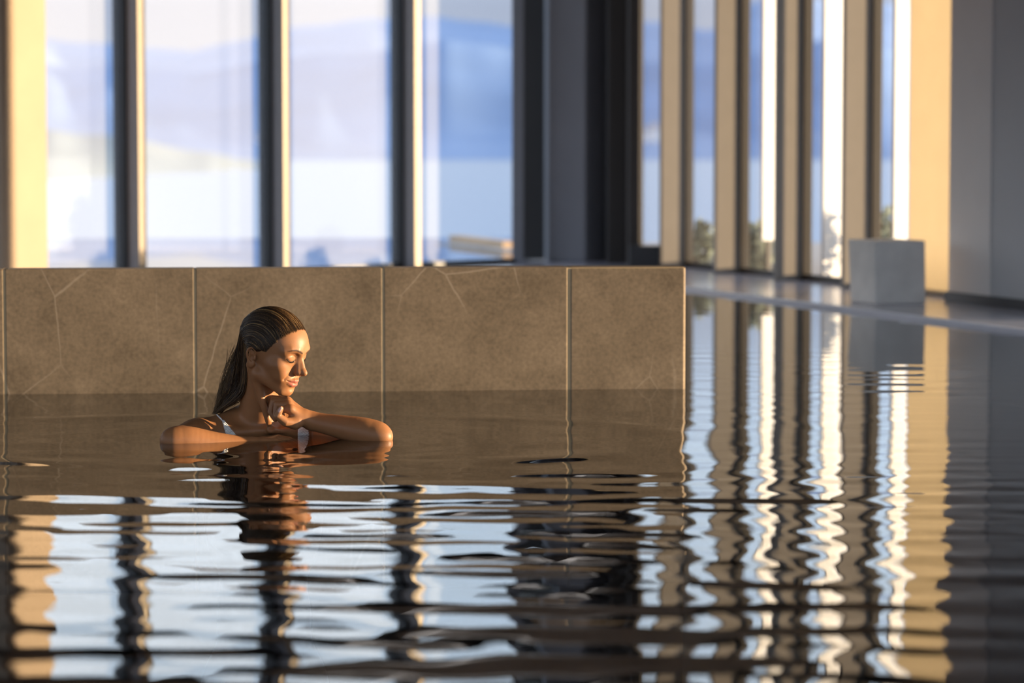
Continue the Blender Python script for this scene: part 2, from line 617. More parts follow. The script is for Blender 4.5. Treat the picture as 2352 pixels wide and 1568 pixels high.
# ---- right glass wall: beige fins, glass, blind, grey wall
tips = [1520, 1645, 1785, 1940]
tR = [hit(PR, VR, px) for px in tips]
stp = (tR[0] - tR[3]) / 3
tR2 = [tR[0] + stp]                              # one more, hidden in the corner
t_wall = hit(PR, VR, 2185)
RFIN = tR + tR2
for i, t in enumerate(RFIN):
    tn += 1
    m_ = empty('trim_%d' % tn, PR + VR * t)
    struct(m_)
    inv = Matrix.Translation(-(PR + VR * t))
    a = MB().obox(PR, VR, UR, t, t + 0.045, 0, FINP, ZD, ZC, 0.003).build('fin', M['fin'], m_)
    b = MB().obox(PR, VR, UR, t - 0.012, t + 0.057, FINP, FINP + 0.055, ZD, ZC, 0.002).build('frame_post', M['fin_frame'], m_)
    for q in (a, b):
        q.matrix_parent_inverse = inv
    # window on the camera side of this fin
    t0 = (t - stp if i < 3 else (t_wall if i == 3 else t - stp))
    wn_i += 1
    w_ = empty('window_%d' % wn_i, PG + VR * t0)
    struct(w_)
    inv = Matrix.Translation(-(PG + VR * t0))
    p1 = MB().obox(PG, VR, UR, t0 + 0.045, t, 0.02, 0.028, ZD + 0.035, ZH).build('pane', M['glass'], w_)
    p2 = MB().obox(PG, VR, UR, t0 + 0.045, t, 0.0, 0.05, ZD, ZD + 0.035).obox(PG, VR, UR, t0 + 0.045, t, 0.0, 0.05, ZH, ZH + 0.05).build('frame_rail', M['fin_frame'], w_)
    for q in (p1, p2):
        q.matrix_parent_inverse = inv
struct(MB().obox(PG, VR, UR, t_wall, RFIN[-1] + 0.1, 0.0, 0.06, ZH + 0.05, ZC).build('trim_lintel_right', M['fin_frame']))

# grey pier and wall nearer the camera, then more windows beside the pool
t_b = hit(PR, VR, 2280)
t_c = hit(PR, VR, 2352) - 0.9
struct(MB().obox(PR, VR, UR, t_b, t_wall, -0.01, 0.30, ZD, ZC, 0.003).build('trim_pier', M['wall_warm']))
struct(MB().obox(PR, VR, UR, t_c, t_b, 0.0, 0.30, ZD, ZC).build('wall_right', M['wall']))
struct(MB().obox(PR, VR, UR, t_c, t_wall + 0.012, -0.025, -0.010, ZD, ZD + 0.045, 0.002).build('baseboard_right', M['frame']))
t_n = (2.0 - PR.y) / VR.y
k = 0
tt = t_c
while tt > t_n + 0.2:
    k += 1
    t0 = max(tt - 3.45, t_n)
    if t0 - t_n < 0.8:
        t0 = t_n
    wn_i += 1
    w_ = empty('window_%d' % wn_i, PG + VR * t0)
    struct(w_)
    inv = Matrix.Translation(-(PG + VR * t0))
    p1 = MB().obox(PG, VR, UR, t0 + 0.05, tt, 0.02, 0.028, ZD + 0.03, ZH + 0.05).build('pane', M['glass'], w_)
    p2 = MB().obox(PG, VR, UR, t0, t0 + 0.05, 0.0, 0.06, ZD, ZC).obox(PG, VR, UR, t0 + 0.05, tt, 0.0, 0.05, ZD, ZD + 0.03).build('frame_rail', M['fin_frame'], w_)
    for q in (p1, p2):
        q.matrix_parent_inverse = inv
    tt = t0
struct(MB().obox(PG, VR, UR, t_n, t_c, 0.0, 0.06, ZH + 0.05, ZC).build('trim_lintel_near', M['wall']))


# ---- curtains gathered against the fins, and the cream blind
def curtain(name, line, d, nrm, x0, x1, z0, z1, mat, label, off, amp=0.012, waves=3.0, cat='curtain', group=None):
    ta, tb = hit(line, d, x0), hit(line, d, x1)
    L_ = abs(ta - tb)
    nu, nv = 48, 8
    V, Q = [], []
    for side in (0, 1):
        for j in range(nv + 1):
            z = z0 + (z1 - z0) * j / nv
            for i in range(nu + 1):
                s = i / nu
                o_ = off + amp * math.sin(s * waves * 2 * math.pi + 0.25 * math.sin(j * 0.8)) + 0.0022 * side
                p = line + d * (ta + (tb - ta) * s) + nrm * o_
                V.append((p.x, p.y, z))
    n1 = (nu + 1) * (nv + 1)
    for j in range(nv):
        for i in range(nu):
            a = j * (nu + 1) + i
            Q.append((a, a + 1, a + nu + 2, a + nu + 1))
            Q.append((n1 + a, n1 + a + nu + 1, n1 + a + nu + 2, n1 + a + 1))
    for i in range(nu):
        a, b = i, nv * (nu + 1) + i
        Q.append((a, n1 + a, n1 + a + 1, a + 1))
        Q.append((b, b + 1, n1 + b + 1, n1 + b))
    for j in range(nv):
        a, b = j * (nu + 1), j * (nu + 1) + nu
        Q.append((a, a + nu + 1, n1 + a + nu + 1, n1 + a))
        Q.append((b, n1 + b, n1 + b + nu + 1, b + nu + 1))
    base = line + d * ((ta + tb) / 2) + nrm * off + Vector((0, 0, z0))
    V = np.array(V) - np.array(base)
    me = np_mesh(name, V, Q)
    o = link_mesh(name, me, mat, None, True)
    o.location = base
    tag(o, label, cat, group)
    return o


BX = Vector((0.87, 0.493, 0)); BY = Vector((-0.493, 0.87, 0))      # the blades stand at a slant


def blade(px, depth, z0, label):
    t = hit(PG + UR * 0.07, VR, px)
    base = PG + UR * 0.07 + VR * t
    o = empty('sunshade_blade', (base.x, base.y, -0.02))
    tag(o, label, 'sunshade', 'white sunshade blades outside the right windows')
    MB().obox((0, 0), BX, BY, 0, depth, 0, 0.025, z0, ZC, 0.003).build('blade', M['blade'], o)
    MB().obox((0, 0), BX, BY, depth * 0.3, depth * 0.3 + 0.03, 0.0, 0.03, 0.0, z0, 0.002).build('blade_foot', M['fin_frame'], o)


blade(1753, 0.115, 0.24, 'white sunlit vertical sunshade blade just left of the third beige fin')
blade(1893, 0.13, 0.04, 'widest white sunlit sunshade blade, just left of the fourth beige fin')
blade(2055, 0.085, 0.08, 'narrow pinkish white sunshade blade above the concrete cube')
curtain('roller_blind', PG, VR, UR, 2102, 2200, ZD + 0.015, ZH, M['yellow_blind'], 'glowing cream yellow blind panel hanging beside the grey wall at right', -0.035, 0.004, 1.0, 'blind')

# ---- glowing panels added for sunlit ceiling patches (seen only in the water)
lm, nt, N_, L_, o_ = new_mat('warm_glow_panel')
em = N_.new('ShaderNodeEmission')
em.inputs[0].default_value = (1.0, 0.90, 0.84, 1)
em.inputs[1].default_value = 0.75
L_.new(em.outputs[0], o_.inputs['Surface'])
M['glow_face'] = lm
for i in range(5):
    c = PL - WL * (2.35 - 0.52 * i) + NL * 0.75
    lt = empty('ceiling_glow_panel', (c.x, c.y, ZC), math.atan2(WL.y, WL.x))
    tag(lt, 'added glowing panel for a sunlit ceiling patch, mirrored in the water at the bottom edge', 'light', 'added glowing panels along the left glass wall')
    MB().box(-0.23, 0.23, -0.20, 0.20, -0.012, 0.0, 0.003).build('glow_panel_frame', M['frame'], lt)
    MB().box(-0.21, 0.21, -0.18, 0.18, -0.018, -0.012).build('glow_face', M['glow_face'], lt)

# ---- concrete cube on the deck
cb = on(2011, 699, ZD)                           # near corner of the cube
ax = UR * 1.0
cube = empty('concrete_cube_stool', cb)
tag(cube, 'pale concrete cube stool standing on the deck at the pool edge', 'stool')
bm = bmesh.new()
wv_, dv_, h_ = 0.262, 0.30, 0.302
fl = 0.012
def P3(a, b, z, s):
    p = UR * (a * s) + VR * b * s
    return (p.x, p.y, z)
# slightly flared block with a hollowed top
lo = [bm.verts.new(P3(a, b, 0.0, 1.0)) for a, b in ((0, 0), (wv_, 0), (wv_, dv_), (0, dv_))]
hi = [bm.verts.new(P3(a, b, h_, 1.0)) for a, b in ((-fl, -fl), (wv_ - fl, -fl), (wv_ - fl, dv_ + fl), (-fl, dv_ + fl))]
bm.faces.new(lo[::-1])
top = bm.faces.new(hi)
for i in range(4):
    j = (i + 1) % 4
    bm.faces.new((lo[i], lo[j], hi[j], hi[i]))
bmesh.ops.bevel(bm, geom=bm.edges[:], offset=0.008, segments=3, profile=0.5, affect='EDGES')
bmesh.ops.recalc_face_normals(bm, faces=bm.faces[:])
me = bpy.data.meshes.new('cube_body')
bm.to_mesh(me); bm.free()
link_mesh('cube_body', me, M['concrete'], cube)
# ================================================================== pool water: rippled surface
def in_poly(x, y, poly):
    c = np.zeros(x.shape, bool)
    n = len(poly)
    for i in range(n):
        x0, y0 = poly[i]; x1, y1 = poly[(i + 1) % n]
        cond = (y0 > y) != (y1 > y)
        with np.errstate(divide='ignore', invalid='ignore'):
            xi = (x1 - x0) * (y - y0) / (y1 - y0) + x0
        c ^= cond & (x < xi)
    return c


def axis(segs):
    out = []
    for a, b, s in segs:
        out.append(np.arange(a, b - 1e-6, s))
    out.append([segs[-1][1]])
    return np.concatenate(out)


WX = axis([(-8.2, -2.1, 0.15), (-2.1, 2.3, 0.02), (2.3, 5.4, 0.12)])
WY = axis([(2.4, 3.7, 0.05), (3.7, 10.0, 0.0125), (10.0, 12.5, 0.02), (12.5, 18.6, 0.06)])
gx, gy = np.meshgrid(WX, WY)


def smooth(a, b, x):
    t = np.clip((x - a) / (b - a), 0, 1)
    return t * t * (3 - 2 * t)


def ripple(x, y):
    r = np.random.default_rng(21)
    h = np.zeros_like(x)
    # gentle wind-less ripples travelling mostly along the view
    calm = 0.24 + 0.76 * (1 - smooth(5.9, 7.3, y))
    far = 1 - 0.55 * smooth(9.0, 12.0, y)
    patch = 0.8 + 0.35 * np.sin(1.1 * x + 0.6 * y + 0.5) * np.sin(0.9 * y - 0.7 * x)
    for i in range(30):
        lam = 0.085 * (3.9 ** (i / 29.0))
        k = 2 * np.pi / lam
        th = r.normal(0, 0.24)
        kx, ky = k * np.sin(th), k * np.cos(th)
        slope = WAVE_SLOPE * (0.7 + 0.6 * r.random()) * (0.55 + 0.45 * smooth(0.11, 0.2, np.array(lam)))
        ph = r.random() * 6.28
        bend = 0.5 * np.sin(0.9 * x + i)                    # slightly curved crests
        h += slope / k * np.sin(kx * x + ky * y + ph + bend)
    for i in range(12):                                     # short slanting wavelets
        lam = r.uniform(0.10, 0.24)
        k = 2 * np.pi / lam
        th = r.choice((-1, 1)) * r.normal(0.95, 0.2)
        h += 0.0036 / k * np.sin(k * np.sin(th) * x + k * np.cos(th) * y + r.random() * 6.28)
    h *= calm * far * patch
    # rings spreading from the woman's elbows
    for cx_, cy_, A, lam, dec in ((-0.85, 7.2, 0.015, 0.13, 0.6), (-0.33, 7.29, 0.015, 0.12, 0.6), (-0.6, 7.25, 0.018, 0.24, 0.9)):
        d = np.hypot(x - cx_, y - cy_)
        k = 2 * np.pi / lam
        h += A / k * np.sin(k * d) * np.exp(-d / dec) * smooth(0.05, 0.3, d)
    # the larger ring front that catches the windows
    d = np.hypot((x + 0.62) * 0.62, y - 7.35)
    h += 0.0034 * np.exp(-((d - 0.66) / 0.07) ** 2) * (0.6 + 0.4 * np.sin(5 * x + 1.0))
    return h


WAVE_SLOPE = 0.0074
gz = ripple(gx, gy)
nx_, ny_ = len(WX), len(WY)
idx = np.arange(nx_ * ny_).reshape(ny_, nx_)
Q = np.stack([idx[:-1, :-1], idx[:-1, 1:], idx[1:, 1:], idx[1:, :-1]], -1).reshape(-1, 4)
cxm = 0.25 * (gx[:-1, :-1] + gx[:-1, 1:] + gx[1:, 1:] + gx[1:, :-1]).ravel()
cym = 0.25 * (gy[:-1, :-1] + gy[:-1, 1:] + gy[1:, 1:] + gy[1:, :-1]).ravel()
big = [(-8.2, 2.4), (E2.x + 0.1, 2.4), (E0.x + 0.1, E0.y), (E0.x, E0.y + 0.1), (FL.x, FL.y + 0.1), (-8.2, FL.y + 0.1)]
Q = Q[in_poly(cxm, cym, big)]
V = np.stack([gx.ravel(), gy.ravel(), gz.ravel()], -1)
used = np.unique(Q)
remap = -np.ones(len(V), int)
remap[used] = np.arange(len(used))
M['water'] = water_mat('pool_water', (0.92, 0.95, 0.94), 1.7)
pw = link_mesh('pool_water', np_mesh('pool_water', V[used], remap[Q]), M['water'], None, True)
tag(pw, 'rippled pool water mirroring the windows around the woman', 'water', kind='structure')
# ================================================================== outdoors
# outdoor pool behind the left windows, terrace behind the right ones
o_edge = [on(-400, 549, -0.03), on(1060, 546, -0.03)]
in0, in1 = PL - WL * 14 - NL * 0.25, PL + WL * 0.3 - NL * 0.25
op = ccw([(in0.x, in0.y), (in1.x, in1.y), (o_edge[1].x + 0.6, o_edge[1].y), (o_edge[0].x - 3, o_edge[0].y)])
M['out_water'] = water_mat('outdoor_water', (0.25, 0.33, 0.42))
struct(MB().prism(op, -0.05, -0.03).build('floor_outdoor_pool', M['out_water']))
M['out_basin'] = principled('blue_grey_basin', (0.10, 0.14, 0.22), 0.6)
struct(MB().prism(op, -0.60, -0.40).build('floor_outdoor_basin', M['out_basin']))
# sunlit timber kerb at the end of the outdoor pool
kerb = MB()
ka, kb = on(1045, 549, 0.0), on(1150, 562, 0.0)
kd = (kb - ka).normalized(); kn = Vector((kd.y, -kd.x, 0))
M['timber'] = principled('orange_brown_timber', (0.62, 0.40, 0.20), 0.6, 0.12, 5, stretch=(1, 6, 6))
ko = kerb.obox(ka, kd, kn, 0, (kb - ka).length + 0.25, -0.05, 0.05, -0.4, 0.035, 0.004).build('timber_kerb', M['timber'])
tag(ko, 'low sunlit timber kerb at the end of the outdoor pool beyond the glass', 'kerb')
M['terrace'] = principled('pale_terrace_paving', (0.46, 0.43, 0.40), 0.8, 0.08, 2)
tq = [PG + UR * 0.09 + VR * ((2.0 - PG.y) / VR.y), PG + UR * 0.09 + VR * ((24.0 - PG.y) / VR.y)]
struct(MB().prism(ccw([(tq[0].x, tq[0].y), (tq[0].x + 3.0, tq[0].y), (tq[1].x + 3.4, tq[1].y), (tq[1].x, tq[1].y)]), -0.3, -0.02).build('floor_terrace', M['terrace']))

# lake
ZL = -9.3
m, nt, N, L, out = new_mat('lake_water')
gl = N.new('ShaderNodeBsdfGlossy')
gl.inputs['Roughness'].default_value = 0.35
gl.inputs[0].default_value = (0.52, 0.60, 0.72, 1)
df = N.new('ShaderNodeBsdfDiffuse')
df.inputs[0].default_value = (0.25, 0.36, 0.55, 1)
mx = N.new('ShaderNodeMixShader')
mx.inputs[0].default_value = 0.75
tc = N.new('ShaderNodeTexCoord')
mp = N.new('ShaderNodeMapping')
mp.inputs['Scale'].default_value = (0.004, 0.02, 1)
nz = N.new('ShaderNodeTexNoise')
nz.inputs['Scale'].default_value = 1.0
L.new(tc.outputs['Object'], mp.inputs[0]); L.new(mp.outputs[0], nz.inputs['Vector'])
bp = N.new('ShaderNodeBump'); bp.inputs['Strength'].default_value = 0.05
L.new(nz.outputs['Fac'], bp.inputs['Height']); L.new(bp.outputs[0], gl.inputs['Normal'])
L.new(df.outputs[0], mx.inputs[1]); L.new(gl.outputs[0], mx.inputs[2]); L.new(mx.outputs[0], out.inputs['Surface'])
M['lake'] = m
lk = MB().prism([(-6000, -200), (6000, -200), (6000, 9000), (-6000, 9000)], ZL - 1, ZL).build('lake', M['lake'])
struct(lk)


# mountains: sloping ridges with folds
def ridge(name, tops, D0, D1, mat, seed, rough=0.06):
    r = np.random.default_rng(seed)
    nx, nz_ = 220, 26
    pxs = np.linspace(tops[0][0], tops[-1][0], nx)
    ty = np.interp(pxs, [t[0] for t in tops], [t[1] for t in tops])
    d0 = np.interp(pxs, [t[0] for t in D0], [t[1] for t in D0]) if isinstance(D0, list) else np.full(nx, float(D0))
    V = np.zeros((nz_, nx, 3))
    ph = r.random(12) * 6.28
    fr = r.uniform(0.004, 0.05, 12)
    am = r.uniform(0.3, 1.0, 12)
    for j in range(nz_):
        s = j / (nz_ - 1)
        D = d0 + (D1 - d0) * s
        X = (pxs - CX) / F * D
        ztop = CAMZ + (350 - ty) / F * D1
        z = ZL + (ztop - ZL) * s ** 0.9
        fold = np.zeros(nx)
        for q in range(12):
            fold += am[q] / (1 + 30 * fr[q]) * np.sin(fr[q] * pxs + ph[q] + 2.5 * s * np.sin(ph[q]))
        z = z + fold * rough * (ztop - ZL) * math.sin(math.pi * min(s * 0.55 + 0.0, 1))
        V[j, :, 0], V[j, :, 1], V[j, :, 2] = X, D, z
    idx = np.arange(nx * nz_).reshape(nz_, nx)
    Q = np.stack([idx[:-1, :-1], idx[:-1, 1:], idx[1:, 1:], idx[1:, :-1]], -1).reshape(-1, 4)
    o = link_mesh(name, np_mesh(name, V.reshape(-1, 3), Q), mat, None, True)
    return o


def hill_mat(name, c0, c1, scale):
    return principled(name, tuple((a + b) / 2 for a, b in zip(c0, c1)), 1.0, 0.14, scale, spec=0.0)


M['mount_far'] = hill_mat('haze_blue_far_mountain', (0.30, 0.43, 0.68), (0.34, 0.47, 0.70), 0.002)  # distance haze is mixed into the blue of both mountains
M['mount_near'] = hill_mat('haze_blue_wooded_mountain', (0.20, 0.32, 0.56), (0.25, 0.37, 0.60), 0.004)
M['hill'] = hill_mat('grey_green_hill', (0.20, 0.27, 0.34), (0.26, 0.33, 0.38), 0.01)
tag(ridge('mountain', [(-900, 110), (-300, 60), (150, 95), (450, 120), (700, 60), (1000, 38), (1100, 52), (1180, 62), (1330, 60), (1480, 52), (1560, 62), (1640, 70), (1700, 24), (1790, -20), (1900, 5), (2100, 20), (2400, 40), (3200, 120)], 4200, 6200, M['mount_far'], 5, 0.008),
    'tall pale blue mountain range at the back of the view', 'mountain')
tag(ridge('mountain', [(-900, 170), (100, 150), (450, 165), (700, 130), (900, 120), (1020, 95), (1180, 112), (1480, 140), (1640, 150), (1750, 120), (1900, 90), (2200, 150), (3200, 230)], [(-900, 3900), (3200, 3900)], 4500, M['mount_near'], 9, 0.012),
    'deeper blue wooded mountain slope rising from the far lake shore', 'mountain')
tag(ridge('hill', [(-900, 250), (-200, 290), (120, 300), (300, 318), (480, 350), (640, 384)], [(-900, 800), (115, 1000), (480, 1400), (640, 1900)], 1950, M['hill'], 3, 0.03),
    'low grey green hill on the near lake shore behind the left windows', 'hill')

# houses on the far shore
M['house'] = principled('white_house_wall', (0.85, 0.80, 0.78), 0.9, 0.03)
M['roof'] = principled('grey_house_roof', (0.42, 0.40, 0.44), 0.9, 0.05)


def house(px, py, D, w, h, label):
    p = at(px, py, D)
    e = empty('house', p)
    tag(e, label, 'house', 'houses on the far lake shore')
    MB().box(-w / 2, w / 2, 0, w * 0.8, -4, h, 0.0).build('house_wall', M['house'], e)
    bm = bmesh.new()
    a = [bm.verts.new(v) for v in ((-w * .55, -w * .05, h), (w * .55, -w * .05, h), (w * .55, w * .85, h), (-w * .55, w * .85, h), (-w * .55, w * .4, h * 1.5), (w * .55, w * .4, h * 1.5))]
    for f in ((0, 1, 5, 4), (2, 3, 4, 5), (1, 2, 5), (3, 0, 4), (3, 2, 1, 0)):
        bm.faces.new([a[i] for i in f])
    bmesh.ops.recalc_face_normals(bm, faces=bm.faces[:])
    me = bpy.data.meshes.new('house_roof'); bm.to_mesh(me); bm.free()
    link_mesh('house_roof', me, M['roof'], e)


house(1481, 328, 3977, 10, 15, 'blurred white house on the far shore, nearest the dark corner')
house(1503, 328, 3977, 12, 18, 'blurred white house on the far shore, tall one beside the first beige fin')
house(1855, 328, 3972, 10, 13, 'small blurred white house on the far shore between the third and fourth beige fins')
house(598, 338, 3974, 11, 13, 'small pinkish white house on the shore just left of the second dark mullion')

# shrubs on the terrace beyond the right windows
M['leaf'] = principled('grey_green_leaf', (0.20, 0.24, 0.19), 0.8, 0.3, 20)
M['twig'] = principled('brown_twig', (0.16, 0.12, 0.09), 0.9, 0.2, 10)


def shrub(px, py, D, w, h, label, seed):
    r = np.random.default_rng(seed)
    p = at(px, py, D); p.z = -0.02
    e = empty('shrub', p)
    tag(e, label, 'shrub', 'shrubs on the terrace')
    V, Q = [], []
    for i in range(420):
        u = r.normal(0, 1, 3); u /= np.linalg.norm(u)
        rad = r.random() ** 0.4
        c = np.array([u[0] * w * .5 * rad, u[1] * w * .5 * rad, h * (0.52 + 0.46 * u[2] * rad)])
        t = r.normal(0, 1, 3); t /= np.linalg.norm(t)
        b = np.cross(t, u); b /= np.linalg.norm(b) + 1e-9
        s = 0.022 + 0.018 * r.random()
        k_ = len(V)
        V += [c - t * s, c + b * s * .45, c + t * s, c - b * s * .45]
        Q.append((k_, k_ + 1, k_ + 2, k_ + 3))
    link_mesh('foliage', np_mesh('foliage', V, Q), M['leaf'], e)
    mb = MB()
    for i in range(7):
        a = r.uniform(0, 6.28)
        d_ = Vector((math.cos(a), math.sin(a), 0)) * w * 0.18
        mb.obox((d_.x, d_.y), (1, 0), (0, 1), -0.006, 0.006, -0.006, 0.006, 0, h * r.uniform(.5, .8))
    mb.build('stem', M['twig'], e)


shrub(1612, 600, 18.2, 0.30, 0.34, 'low grey green shrub outside the window between the first and second beige fins', 1)
shrub(1738, 610, 17.2, 0.22, 0.36, 'upright grey green shrub outside the window between the second and third fins', 2)
shrub(1772, 612, 17.6, 0.2, 0.26, 'small shrub just left of the third beige fin, under the white sunshade blade', 3)
shrub(2028, 640, 15.9, 0.22, 0.50, 'grey green shrub outside the last window just above the concrete cube', 4)
# ================================================================== the woman (one continuous body surface)
# distance-field modelling: primitives blended smoothly, then turned into a mesh
def v3(*a):
    return np.array(a, dtype=np.float64)


def smin(a, b, k):
    if k <= 0:
        return np.minimum(a, b)
    h = np.clip(0.5 + 0.5 * (b - a) / k, 0, 1)
    return b + (a - b) * h - k * h * (1 - h)


def smax(a, b, k):
    return -smin(-a, -b, k)


def s_ell(p, c, r, R=None):
    q = p - c
    if R is not None:
        q = q @ R
    k0 = np.sqrt(((q / r) ** 2).sum(-1))
    k1 = np.sqrt(((q / (np.asarray(r) ** 2)) ** 2).sum(-1))
    return k0 * (k0 - 1.0) / np.maximum(k1, 1e-6)


def s_cone(p, a, b, r1, r2):
    """capsule whose radius runs from r1 to r2"""
    a = np.asarray(a, float); b = np.asarray(b, float)
    pa = p - a
    ba = b - a
    h = np.clip((pa @ ba) / max(ba @ ba, 1e-12), 0, 1)
    return np.sqrt(((pa - h[..., None] * ba) ** 2).sum(-1)) - (r1 + (r2 - r1) * h)


def s_path(p, pts, rs):
    d = None
    for i in range(len(pts) - 1):
        e = s_cone(p, pts[i], pts[i + 1], rs[i], rs[i + 1])
        d = e if d is None else np.minimum(d, e)
    return d


def rot_xyz(ax, ay, az):
    cx, sx, cy, sy, cz, sz = math.cos(ax), math.sin(ax), math.cos(ay), math.sin(ay), math.cos(az), math.sin(az)
    Rx = np.array([[1, 0, 0], [0, cx, -sx], [0, sx, cx]])
    Ry = np.array([[cy, 0, sy], [0, 1, 0], [-sy, 0, cy]])
    Rz = np.array([[cz, -sz, 0], [sz, cz, 0], [0, 0, 1]])
    return Rz @ Ry @ Rx


# ---- head frame: x to her left, y forward, z up; origin between the ears
HEAD_YAW, HEAD_PITCH, HEAD_ROLL = math.radians(62), math.radians(19), math.radians(0)
_f = v3(math.sin(HEAD_YAW), -math.cos(HEAD_YAW), 0)
_l = v3(math.cos(HEAD_YAW), math.sin(HEAD_YAW), 0)         # her left
_u = v3(0, 0, 1)
fwd = _f * math.cos(HEAD_PITCH) - _u * math.sin(HEAD_PITCH)
up = _u * math.cos(HEAD_PITCH) + _f * math.sin(HEAD_PITCH)
lft = _l
HR = np.stack([lft, fwd, up], 1)                            # columns: local axes in the world
HO = np.array(at(620, 818, 7.38))


def to_head(P):
    return (P - HO) @ HR


def from_head(q):
    return np.asarray(q, float) @ HR.T + HO


mm = 0.001


def head_sdf(P):
    q = to_head(P) / mm
    sx = q[..., 0]
    s = q.copy()
    s[..., 0] = np.abs(sx)                                  # symmetric features
    A = lambda *a: v3(*a)
    # skull
    d = s_ell(q, A(0, -6, 46), A(71, 90, 80))
    d = smin(d, s_ell(q, A(0, 30, 52), A(58, 62, 50)), 22)
    # face mass
    d = smin(d, s_ell(q, A(0, 36, -2), A(56, 51, 66)), 20)
    d = smin(d, s_ell(s, A(40, 52, 0), A(24, 25, 20)), 16)               # cheekbones
    d = smin(d, s_ell(s, A(30, 62, -24), A(21, 21, 22)), 16)             # smiling cheeks
    d = smin(d, s_cone(s, A(46, 10, -42), A(18, 70, -66), 13, 13), 18)   # jaw
    d = smin(d, s_ell(q, A(0, 76, -66), A(17, 16.5, 14.5)), 13)           # chin
    d = smin(d, s_ell(q, A(0, 58, -38), A(32, 35.5, 31)), 15)            # mouth mound
    # brow
    d = smin(d, s_path(s, [A(7, 85, 43), A(22, 85, 49), A(38, 77, 49), A(48, 66, 42)], [7.5, 7.5, 7, 7]), 14)
    d = smax(d, -s_ell(s, A(31, 93, 30), A(17, 13, 11)), 12)           # eye sockets
    d = smin(d, s_ell(s, A(30.5, 68.5, 26.5), A(14.8, 13.4, 13.0)), 10)       # closed lids over the eyeballs
    # nose
    d = smin(d, s_cone(q, A(0, 85.5, 38), A(0, 106.5, 2), 5.6, 7.0), 9)
    d = smin(d, s_cone(s, A(4.5, 84, 28), A(8.0, 97.5, -3), 5.5, 7.6), 9)
    d = smin(d, s_ell(q, A(0, 110.0, -3.5), A(8.8, 10.5, 8.6)), 6)
    d = smin(d, s_ell(s, A(10.2, 97.5, -7.5), A(6.2, 9.8, 6.8)), 6)
    d = smin(d, s_cone(q, A(0, 107.5, -9), A(0, 93, -14), 4.2, 4.5), 4)
    d = smax(d, -s_ell(s, A(6.0, 100.5, -15.0), A(3.0, 5.6, 4.2)), 3)
    d = smax(d, -s_path(s, [A(18.5, 93, -5), A(20, 91, -13)], [2.2, 1.5]), 5)          # crease round the wing
    # philtrum and lips (smiling: corners drawn back and up)
    d = smax(d, -s_cone(q, A(0, 103.5, -19), A(0, 104.0, -27), 2.4, 2.6), 5)
    d = smin(d, s_path(s, [A(0, 93.8, -33.2), A(6, 93.6, -31.5), A(15, 88.5, -32.5), A(25, 79.5, -33)], [5.4, 5.6, 4.6, 2.6]), 4)
    d = smin(d, s_path(s, [A(0, 91.3, -44.2), A(9, 90, -43.8), A(17, 85, -40.5), A(25, 78, -35)], [7.0, 6.6, 5.0, 2.4]), 4)
    d = smax(d, -s_path(s, [A(0, 101.2, -38.0), A(8, 99.8, -37.6), A(17, 93.5, -36.4), A(25, 85.5, -34.0), A(28, 82.8, -32.6)], [1.0, 1.0, 1.0, 0.9, 0.5]), 2.2)
    d = smax(d, -s_ell(q, A(0, 98.5, -55.5), A(15, 6.5, 4.2)), 8)             # fold under the lower lip
    # smile fold
    d = smax(d, -s_path(s, [A(22, 91, -12), A(29, 87, -20), A(35, 80, -31)], [1.6, 1.8, 0.8]), 8)
    # upper-lid crease and lash groove
    if CREASE is not None:
        d = smax(d, -s_path(s, CREASE, [0.25] + [0.55] * (len(CREASE) - 2) + [0.2]), 2.5)
    if LASH is not None:
        d = smax(d, -s_path(s, LASH, [0.7] * len(LASH)), 2.0)
    # ears
    e = ear_sdf(s)
    d = smin(d, e, 3)
    return d * mm


LASH = CREASE = None

# ear in its own plane: a backwards, b up, c outwards from the head
_er = rot_xyz(0, 0, 0)
EC = v3(69, -10, -1)
_ea = v3(0.40, -0.90, -0.12); _ea /= np.linalg.norm(_ea)
_eb = v3(0.05, 0.14, 0.99); _eb -= _ea * (_eb @ _ea); _eb /= np.linalg.norm(_eb)
_ec = np.cross(_eb, _ea); _ec *= np.sign(_ec[0])
EM = np.stack([_ea, _eb, _ec], 1)


_hp = [v3(-7, 4, 0), v3(-8, 16, 1), v3(-3, 27, 2), v3(7, 30, 3), v3(15, 23, 3.5), v3(17, 10, 3.5), v3(13, -6, 2.5), v3(7, -19, 1)]


def catmull(pts, n):
    pts = np.asarray(pts)
    P = np.concatenate([[2 * pts[0] - pts[1]], pts, [2 * pts[-1] - pts[-2]]])
    out = []
    m = len(pts) - 1
    for t in np.linspace(0, m - 1e-6, n):
        i = int(t); u = t - i
        a, b, c, d = P[i], P[i + 1], P[i + 2], P[i + 3]
        out.append(0.5 * ((2 * b) + (-a + c) * u + (2 * a - 5 * b + 4 * c - d) * u * u + (-a + 3 * b - 3 * c + d) * u ** 3))
    return np.array(out)


HEL = catmull(_hp, 18)
HELR = list(np.interp(np.linspace(0, 1, 18), [0, .2, .6, 1], [2.4, 3.0, 3.3, 3.2]))


def ear_sdf(s):
    t = (s - EC) @ EM / 0.84
    A = lambda *a: v3(*a)
    d = s_path(t, HEL, HELR)
    plate = s_ell(t, A(3, 4, -2.5), A(15, 26, 3.2))
    d = smin(d, plate, 2.5)
    d = smin(d, s_path(t, [A(9, 20, 1.2), A(9.5, 8, 1.8), A(7, -4, 1.8), A(1, -11, 1.8)], [2.3, 2.6, 2.6, 2.4]), 2.0)
    d = smin(d, s_ell(t, A(0, -22, 0), A(8.5, 9.5, 4.0)), 3)
    d = smin(d, s_ell(t, A(-8.5, -2, 1.5), A(3.6, 6.0, 3.4)), 3)
    d = smax(d, -s_ell(t, A(0.5, 0.5, 3.5), A(6.0, 8.5, 5.2)), 2)
    return d * 0.84


